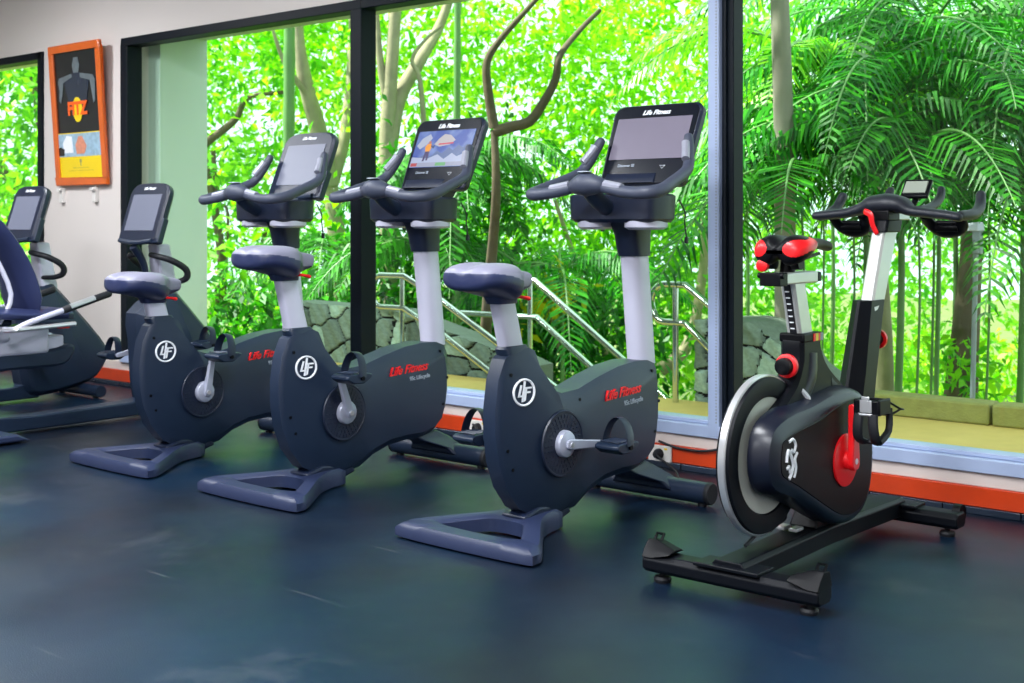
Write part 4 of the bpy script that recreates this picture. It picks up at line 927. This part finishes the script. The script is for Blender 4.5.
rubble('rubble_pier', -3.86, -3.02, 6.22, .35, .02, interp([(-3.86, .56), (-3.6, .575), (-3.5, .56), (-3.40, .50), (-3.30, .44), (-3.22, .33), (-3.12, .27), (-3.02, .12)]), 'grey rubble stone pier beyond the glass at the pale window post', 5, .15)
def rail(label, Y, upper, lower, posts, loop=True, r=.021):
    root = empty('handrail', (posts[0][0], Y, .1), label, 'handrail', 'stainless stair handrails'); o = Vector((posts[0][0], Y, .1))
    def L(p): return Vector((p[0], Y, p[1]))-o
    if loop:
        b = MB(); u0, l0 = upper[0], lower[0]; m_ = (u0[1]+l0[1])/2; rad = (u0[1]-l0[1])/2; cv = [(u0[0]-.09*math.sin(t)*1.0, m_+rad*math.cos(t)) for t in [math.pi*i/8 for i in range(9)]]
        b.tube([L(p) for p in upper[::-1]+cv+lower], r, 12); b.build('rail_tube', 'chrome', root, ang=60)
    else:
        for P in (upper, lower): b = MB(); b.tube([L(p) for p in P], r, 12); b.build('rail_tube', 'chrome', root, ang=60)
    for px_, z0, z1 in posts: b = MB(); b.cyl(L((px_, z0)), L((px_, z1)), r*.85, n=12); b.build('rail_post', 'chrome', root, ang=60)
rail('stainless handrail with a looped end left of the lit screen bike column', 6.10, [(-6.35, .748), (-6.12, .748), (-5.84, .63), (-4.30, -.16)], [(-6.35, .528), (-6.12, .528), (-5.80, .39), (-4.30, -.38)], [(-6.14, .1, .748), (-4.9, -.3, .16)])
rail('stainless handrail descending behind the saddle and column of the nearest upright bike', 6.5, [(-6.0, .728), (-5.30, .730), (-3.9, -.20)], [(-6.0, .482), (-5.28, .485), (-3.9, -.43)], [(-5.34, -.3, .73), (-4.0, -.8, -.1)], False)
rail('shiny handrail with a looped end just left of the pale grey window post', 6.05, [(-3.98, .765), (-3.84, .765), (-3.60, .60), (-3.54, .56)], [(-3.98, .55), (-3.84, .55), (-3.66, .40), (-3.62, .37)], [(-3.905, .1, .765)])
lm = empty('garden_lamp', (-2.50, 6.85, -.35), 'slim grey garden lamp post with a small hooded head beyond the kerb', 'garden lamp')
b = MB(); b.cyl((-.03, 0, 0), (.0, 0, 1.30), .014, n=12); b.build('pole', 'lamp_pole', lm)
b = MB(); b.loft([[(-.10, -.03, 1.42), (.02, -.04, 1.42), (.05, .0, 1.42), (.02, .04, 1.42), (-.10, .03, 1.42)], [(-.07, -.02, 1.46), (.02, -.03, 1.47), (.04, 0, 1.47), (.02, .03, 1.47), (-.07, .02, 1.46)]]); b.build('lamp_hood', 'silver', lm, bevel=.005)
b = MB(); b.box((.01, 0, 1.36), (.045, .05, .13)); b.build('lamp_body', 'lamp_pole', lm, bevel=.006)

# ------------------------------------------------------------------ planting
def leaves(name, mat, blobs, n, size, parent=None, droop=.3, aspect=.45, clus=.22):
    """blobs: (centre, radii); n leaves in clumps along twigs"""
    vol = np.array([b[1][0]*b[1][1]*b[1][2] for b in blobs])**(2/3); vol = vol/vol.sum(); out = []
    for (c, r), q in zip(blobs, vol):
        m = int(n*q); nc = max(4, m//14)
        cc = RNG.normal(size=(nc, 3)); cc /= np.linalg.norm(cc, axis=1)[:, None]; cc *= (RNG.uniform(.15, 1, (nc, 1)))**.5; cc = cc*np.array(r)+np.array(c)
        idx = RNG.integers(0, nc, m); out.append(cc[idx]+RNG.normal(size=(m, 3))*clus*.6)
    P = np.concatenate(out); m = len(P)
    d = RNG.normal(size=(m, 3)); d[:, 2] -= droop; d /= np.linalg.norm(d, axis=1)[:, None]
    u = RNG.normal(size=(m, 3)); u[:, 2] += 1.2; sdir = np.cross(d, u); sdir /= np.linalg.norm(sdir, axis=1)[:, None]; nn = np.cross(sdir, d)
    L = size*RNG.uniform(.6, 1.3, (m, 1)); Wd = L*aspect
    p0 = P; tip = P+d*L-nn*L*.12; a = P+d*L*.45+sdir*Wd*.5+nn*L*.04; b_ = P+d*L*.45-sdir*Wd*.5+nn*L*.04
    V = np.stack([p0, a, tip, b_], 1)
    return quads(name, V, mat, parent)
def tree(name, base, label, trunk, branches, blobs, n, size, leafm, bark='bark', r0=.12, group=None, cat='tree'):
    root = empty(name, base, label, cat, group); B = Vector(base)
    t = MB(); t.tube([Vector(p)-B for p in trunk], [r0*(1-.55*i/(len(trunk)-1)) for i in range(len(trunk))], 10, smooth=4); t.build('trunk', bark, root, ang=70)
    for br, r in branches:
        t = MB(); t.tube([Vector(p)-B for p in br], [r*(1-.6*i/(len(br)-1)) for i in range(len(br))], 8, smooth=4); t.build('branch', bark, root, ang=70)
    if n: leaves('foliage', leafm, [((Vector(c)-B), r) for c, r in blobs], n, size, root)
    return root
def frond(parent, o, dirh, length, rise, droop, mat, ll=.45, n=34, w=.045, name='frond', twist=0):
    """feather palm leaf: arching midrib with two rows of drooping leaflets"""
    dirh = Vector((dirh[0], dirh[1], 0)).normalized(); side = Vector((-dirh.y, dirh.x, 0)); V = []
    pts = []
    for i in range(n+1):
        t = i/n; pts.append(Vector(o)+dirh*length*(t-.12*t*t)+Vector((0, 0, rise*length*t-droop*length*t*t)))
    for i in range(2, n):
        t = i/n; T = (pts[i+1]-pts[i-1]).normalized(); L = ll*math.sin(math.pi*min(1, .12+.88*t))**.6*(1-.25*t)
        for s in (-1, 1):
            for dbl in (0,):
                up = Vector((0, 0, 1)); d = (side*s*.85+T*.55+up*(.12-.35*random.random())).normalized()
                a = pts[i]; m_ = a+d*L*.55; e = m_+(d*.75+Vector((0, 0, -.75))).normalized()*L*.5
                wd = T*w*.5
                V.append([a-wd*.4, a+wd*.4, m_+wd, m_-wd]); V.append([m_-wd, m_+wd, e+wd*.15, e-wd*.15])
    arr = np.array([[tuple(v) for v in q] for q in V])
    f = quads(name, arr, mat, parent)
    r = MB(); r.tube(pts[::2], [.014*(1-.8*i/(len(pts[::2])-1)) for i in range(len(pts[::2]))], 6); r.build('midrib', 'bamboo', f)
    return f
def palm(base, top, label, mat, nf=10, length=1.6, r=.06, trunk='bamboo', ll=.45, group='garden palms', w=.05, rise=.55, droop=.75, seed=0, name='palm_tree', lean=None):
    root = empty(name, base, label, 'palm', group); B = Vector(base); T = Vector(top)-B; random.seed(seed)
    t = MB()
    if r > .08:
        P = [B*0+T*(i/60) for i in range(61)]; t.tube(P, [r*(1.12-.25*i/60)*(1.05 if i % 2 else 1) for i in range(61)], 14)
    else: t.tube([B*0, T*.5+Vector((.03, 0, 0)), T], [r, r*.85, r*.7], 10, smooth=6)
    t.build('trunk', trunk, root, ang=70)
    for i in range(nf):
        a = 2*math.pi*i/nf+random.uniform(-.3, .3); frond(root, T, (math.cos(a), math.sin(a)), length*random.uniform(.8, 1.15), rise*random.uniform(.5, 1.3), droop*random.uniform(.8, 1.2), mat, ll, w=w)
    return root

M['ringbark'] = pm('ringed_palm_bark', (150, 142, 128), .85, var=.25, scale=3, bump=.3, bscale=20)

# forked tree in the second window
def A(px, z, y): # pixel row instead of height
    return at(px, z, EYE-(y-HOR)/F_PX*z)
tree('forked_tree', A(330, 13.5, 420), 'pale forked tree trunk seen beside the black window post in the second window',
     [A(330, 13.5, 420), A(342, 13.5, 330), A(338, 13.5, 250), A(330, 13.5, 180)], [
     ([A(330, 13.5, 185), A(318, 13.4, 130), A(305, 13.3, 80), A(298, 13.3, 30), A(300, 13.3, -40)], .11),
     ([A(331, 13.5, 185), A(344, 13.6, 140), A(350, 13.8, 80), A(352, 14, 10)], .08),
     ([A(310, 13.3, 98), A(296, 13.2, 80), A(283, 13.1, 60), A(270, 13, 20)], .04)],
     [(A(300, 15.5, -60), (1.8, 1.2, .8)), (A(250, 16, 40), (1.2, 1.2, 1.0)), (A(340, 16, 60), (.9, 1.0, .8))], 3400, .15, 'leaf_lime', r0=.17)
tree('slender_tree', A(388, 12, 400), 'slender pale tree trunk right of the black window post, forking high',
     [A(392, 12, 400), A(389, 12, 280), A(387, 12, 150), A(390, 12, 90), A(396, 12, 0), A(398, 12, -60)], [
     ([A(388, 12, 150), A(398, 12.1, 100), A(420, 12.2, 60), A(440, 12.4, 25), A(456, 12.4, -20)], .09),
     ([A(389, 12, 110), A(380, 12, 60), A(376, 12, 0)], .05), ([A(425, 12, 140), A(420, 12, 80), A(412, 12, 60), A(425, 12, 40), A(442, 12, 26)], .028)],
     [(A(410, 13.8, -60), (1.4, 1.2, .7)), (A(400, 14, 70), (.9, 1.0, .9))], 2400, .13, 'leaf_lime', r0=.10)
tree('curved_branch_tree', A(497, 8.6, 420), 'dark limbed tree with long curving branches in the third window above the railing',
     [A(478, 9.4, 440), A(488, 9.0, 300), A(496, 8.6, 200), A(494, 8.6, 130)], [
     ([A(494, 8.6, 132), A(510, 8.6, 127), A(530, 8.6, 121), A(545, 8.6, 100), A(556, 8.6, 78), A(560, 8.6, 55), A(580, 8.8, 30), A(600, 8.9, 10)], .042),
     ([A(494, 8.6, 128), A(488, 8.6, 90), A(487, 8.6, 62), A(500, 8.6, 40), A(522, 8.6, 15), A(545, 8.6, -10)], .036)],
     [(A(560, 13, -20), (1.8, 1.3, .9)), (A(520, 13.5, 90), (1.1, 1.0, .8)), (A(640, 13, 60), (1.4, 1.2, 1.1))], 5200, .12, 'leaf_lime', 'bark_dark', r0=.05)
tree('leaning_tree', A(560, 13, 440), 'thin pale tree leaning behind the stair railing of the third window',
     [A(625, 12, 400), A(600, 12, 340), A(575, 12, 260), A(555, 12, 200)], [([A(590, 12, 310), A(570, 12, 300), A(540, 12, 250)], .03), ([A(660, 12, 370), A(690, 12, 340), A(705, 12, 250), A(700, 12, 200)], .07)],
     [(A(580, 12.8, 210), (1.4, 1.0, 1.0)), (A(680, 12.8, 240), (1.0, .9, 1.2))], 6000, .10, 'leaf_mid', r0=.04)
tree('spreading_tree', A(150, 17, 420), 'tree with a crooked grey branch beside the mint wall in the second window',
     [A(232, 15, 400), A(215, 15, 330), A(222, 15, 260), A(205, 15, 160)], [([A(170, 15, 170), A(207, 15, 142), A(235, 15, 120), A(248, 15, 98), A(285, 15, 92)], .06), ([A(215, 15, 330), A(235, 15, 290), A(262, 15, 245), A(270, 15, 200)], .05), ([A(213, 15, 150), A(218, 15, 200), A(228, 15, 215), A(225, 15, 300)], .03)],
     [(A(230, 16, 120), (1.6, 1.5, 1.0)), (A(260, 16, 200), (1.4, 1.3, .9)), (A(240, 15.5, 20), (2.4, 2, .9))], 5000, .13, 'leaf_mid', 'bark_dark', r0=.09)
tree('shade_tree', A(20, 18, 420), 'leafy tree with a crooked limb filling the far left window',
     [A(70, 18, 420), A(60, 18, 260), A(40, 17.5, 90), A(28, 17.5, 60), A(-10, 17, 40)], [([A(-20, 17, 120), A(8, 17, 180), A(30, 17, 200), A(50, 17, 260)], .07)],
     [(A(10, 17.6, 120), (2.2, 2.0, 1.6)), (A(10, 17.6, 240), (2.0, 1.8, 1.2)), (A(60, 18, 20), (2, 2, 1))], 9000, .17, 'leaf_mid', 'bark_dark', r0=.16)
# yellow leaf clumps hanging in view
leaves_y = empty('yellow_shrub', A(560, 11, 420), 'shrub with a patch of yellow leaves behind the saddle of the nearest upright bike', 'shrub')
leaves('foliage', 'leaf_yellow', [(A(545, 10.5, 298)-A(560, 11, 420), (.16, .16, .16))], 130, .13, leaves_y)
t = MB(); t.tube([(0, 0, 0), (0.05, 0, .4), tuple(A(545, 10.5, 298)-A(560, 11, 420))], .012, 6, smooth=4); t.build('stem', 'bark', leaves_y)

# green pole stems (bamboo) as single plants
for i, (px, z, y0, y1, r, lb) in enumerate(((287, 12.5, 420, -60, .055, 'thick straight green stem beside the forked tree in the second window'),
        (455, 11, 420, -60, .03, 'thin straight green stem above the lit screen bike'))):
    root = empty('bamboo_stem', A(px, z, y0), lb, 'bamboo', 'green bamboo stems'); b = MB(); B = A(px, z, y0); T = A(px+3, z, y1)-B; m_ = 24
    b.tube([T*(k/m_) for k in range(m_+1)], [r*(1.0 if k % 3 else 1.13) for k in range(m_+1)], 12); b.build('stem', 'bamboo', root, ang=70)

# palms on the right
palm(A(786, 7.5, 440), A(772, 7.5, -190), 'palm with a thick grey ringed trunk behind the red saddle', 'leaf_palm', 8, 2.2, .070, 'ringbark', .55, seed=1)
PAL = [(800, 7.6, 430, 175, 'leaf_dark', 11, 1.3, .009, 'dark drooping palm right behind the saddle of the studio cycle'),
       (850, 7.9, 430, 135, 'leaf_palm', 12, 1.4, .009, 'dense palm behind the left handlebar grip of the studio cycle'),
       (915, 7.6, 430, 150, 'leaf_dark', 12, 1.3, .009, 'dark dense palm behind the handlebar monitor'),
       (985, 7.9, 430, 120, 'leaf_palm', 12, 1.4, .009, 'dense palm above the garden lamp'),
       (1040, 7.6, 430, 190, 'leaf_dark', 11, 1.3, .009, 'dark palm low at the right edge of the window'),
       (930, 8.8, 430, 30, 'leaf_dark', 8, 1.7, .011, 'dark high palm in the upper right of the window'),
       (820, 8.8, 430, 60, 'leaf_palm2', 11, 1.5, .009, 'bright palm high beside the ringed trunk'),
       (862, 8.4, 430, 70, 'leaf_palm', 9, 1.7, .022, 'slim palm stem rising behind the studio cycle mast'),
       (897, 8.0, 430, 95, 'leaf_palm', 10, 1.7, .026, 'slim palm stem under the right handlebar grip of the studio cycle'),
       (935, 9.0, 430, 40, 'leaf_palm', 10, 1.9, .020, 'slim palm stem left of the thick shaggy trunk'),
       (952, 9.6, 430, 110, 'leaf_palm2', 9, 1.8, .024, 'bright palm behind the garden lamp'),
       (1019, 8.2, 430, 60, 'leaf_palm', 10, 1.8, .026, 'slim palm stem at the right edge of the window'),
       (830, 10.5, 430, 120, 'leaf_palm2', 9, 1.8, .02, 'bright feathery palm behind the silver seat post'),
       (960, 11, 430, -10, 'leaf_palm', 7, 2.2, .03, 'tall palm rising above the studio cycle monitor'),
       (880, 11.5, 430, 5, 'leaf_palm', 7, 2.2, .03, 'tall palm between the ringed trunk and the handlebars'),
       (745, 11, 430, 160, 'leaf_palm2', 8, 1.6, .02, 'palm clump close behind the dark window post'),
       (1060, 10, 430, 20, 'leaf_palm', 7, 2.1, .03, 'dark palm crown hanging in from the right edge'),
       (455, 10.4, 430, 165, 'leaf_dark', 12, 1.25, .03, 'dark green palm clump between the two wide screens'),
       (425, 10.5, 430, 250, 'leaf_dark', 9, 1.1, .03, 'dark low palm behind the lit screen bike column'),
       (560, 10.5, 430, 270, 'leaf_palm', 8, 1.3, .02, 'arching palm behind the upper stair handrail'),
       (330, 12.5, 430, 250, 'leaf_dark', 9, 1.5, .03, 'dark low palm below the forked tree')]
for i, (px, z, y0, y1, mt, nf, ln, r, lb) in enumerate(PAL): palm(A(px, z, y0), A(px, z, y1), lb, mt, nf, ln, r, 'bamboo', .42, seed=10+i, w=.030, droop=.85)
tree('shaggy_trunk_tree', A(960, 9.5, 440), 'thick brown shaggy trunk behind the garden lamp', [A(958, 9.5, 440), A(962, 9.5, 380), A(968, 9.5, 300), A(975, 9.5, 200)], [], [(A(965, 9.3, 360), (.12, .12, .35))], 160, .12, 'leaf_mid', 'bark_dark', r0=.15)
tree('grey_trunk_tree', A(878, 9.8, 440), 'thick grey trunk just right of the studio cycle mast', [A(880, 9.8, 440), A(880, 9.8, 340), A(876, 9.8, 250), A(870, 9.8, 150)], [], [], 0, .1, 'leaf_mid', 'bark', r0=.12)

# undergrowth and the far wall of foliage: nobody could count these
def stuff(name, mat, blobs, n, size, label, aspect=.45):
    o = leaves(name, mat, blobs, n, size, aspect=aspect, clus=.3); tag(o, label, 'foliage', kind='stuff')
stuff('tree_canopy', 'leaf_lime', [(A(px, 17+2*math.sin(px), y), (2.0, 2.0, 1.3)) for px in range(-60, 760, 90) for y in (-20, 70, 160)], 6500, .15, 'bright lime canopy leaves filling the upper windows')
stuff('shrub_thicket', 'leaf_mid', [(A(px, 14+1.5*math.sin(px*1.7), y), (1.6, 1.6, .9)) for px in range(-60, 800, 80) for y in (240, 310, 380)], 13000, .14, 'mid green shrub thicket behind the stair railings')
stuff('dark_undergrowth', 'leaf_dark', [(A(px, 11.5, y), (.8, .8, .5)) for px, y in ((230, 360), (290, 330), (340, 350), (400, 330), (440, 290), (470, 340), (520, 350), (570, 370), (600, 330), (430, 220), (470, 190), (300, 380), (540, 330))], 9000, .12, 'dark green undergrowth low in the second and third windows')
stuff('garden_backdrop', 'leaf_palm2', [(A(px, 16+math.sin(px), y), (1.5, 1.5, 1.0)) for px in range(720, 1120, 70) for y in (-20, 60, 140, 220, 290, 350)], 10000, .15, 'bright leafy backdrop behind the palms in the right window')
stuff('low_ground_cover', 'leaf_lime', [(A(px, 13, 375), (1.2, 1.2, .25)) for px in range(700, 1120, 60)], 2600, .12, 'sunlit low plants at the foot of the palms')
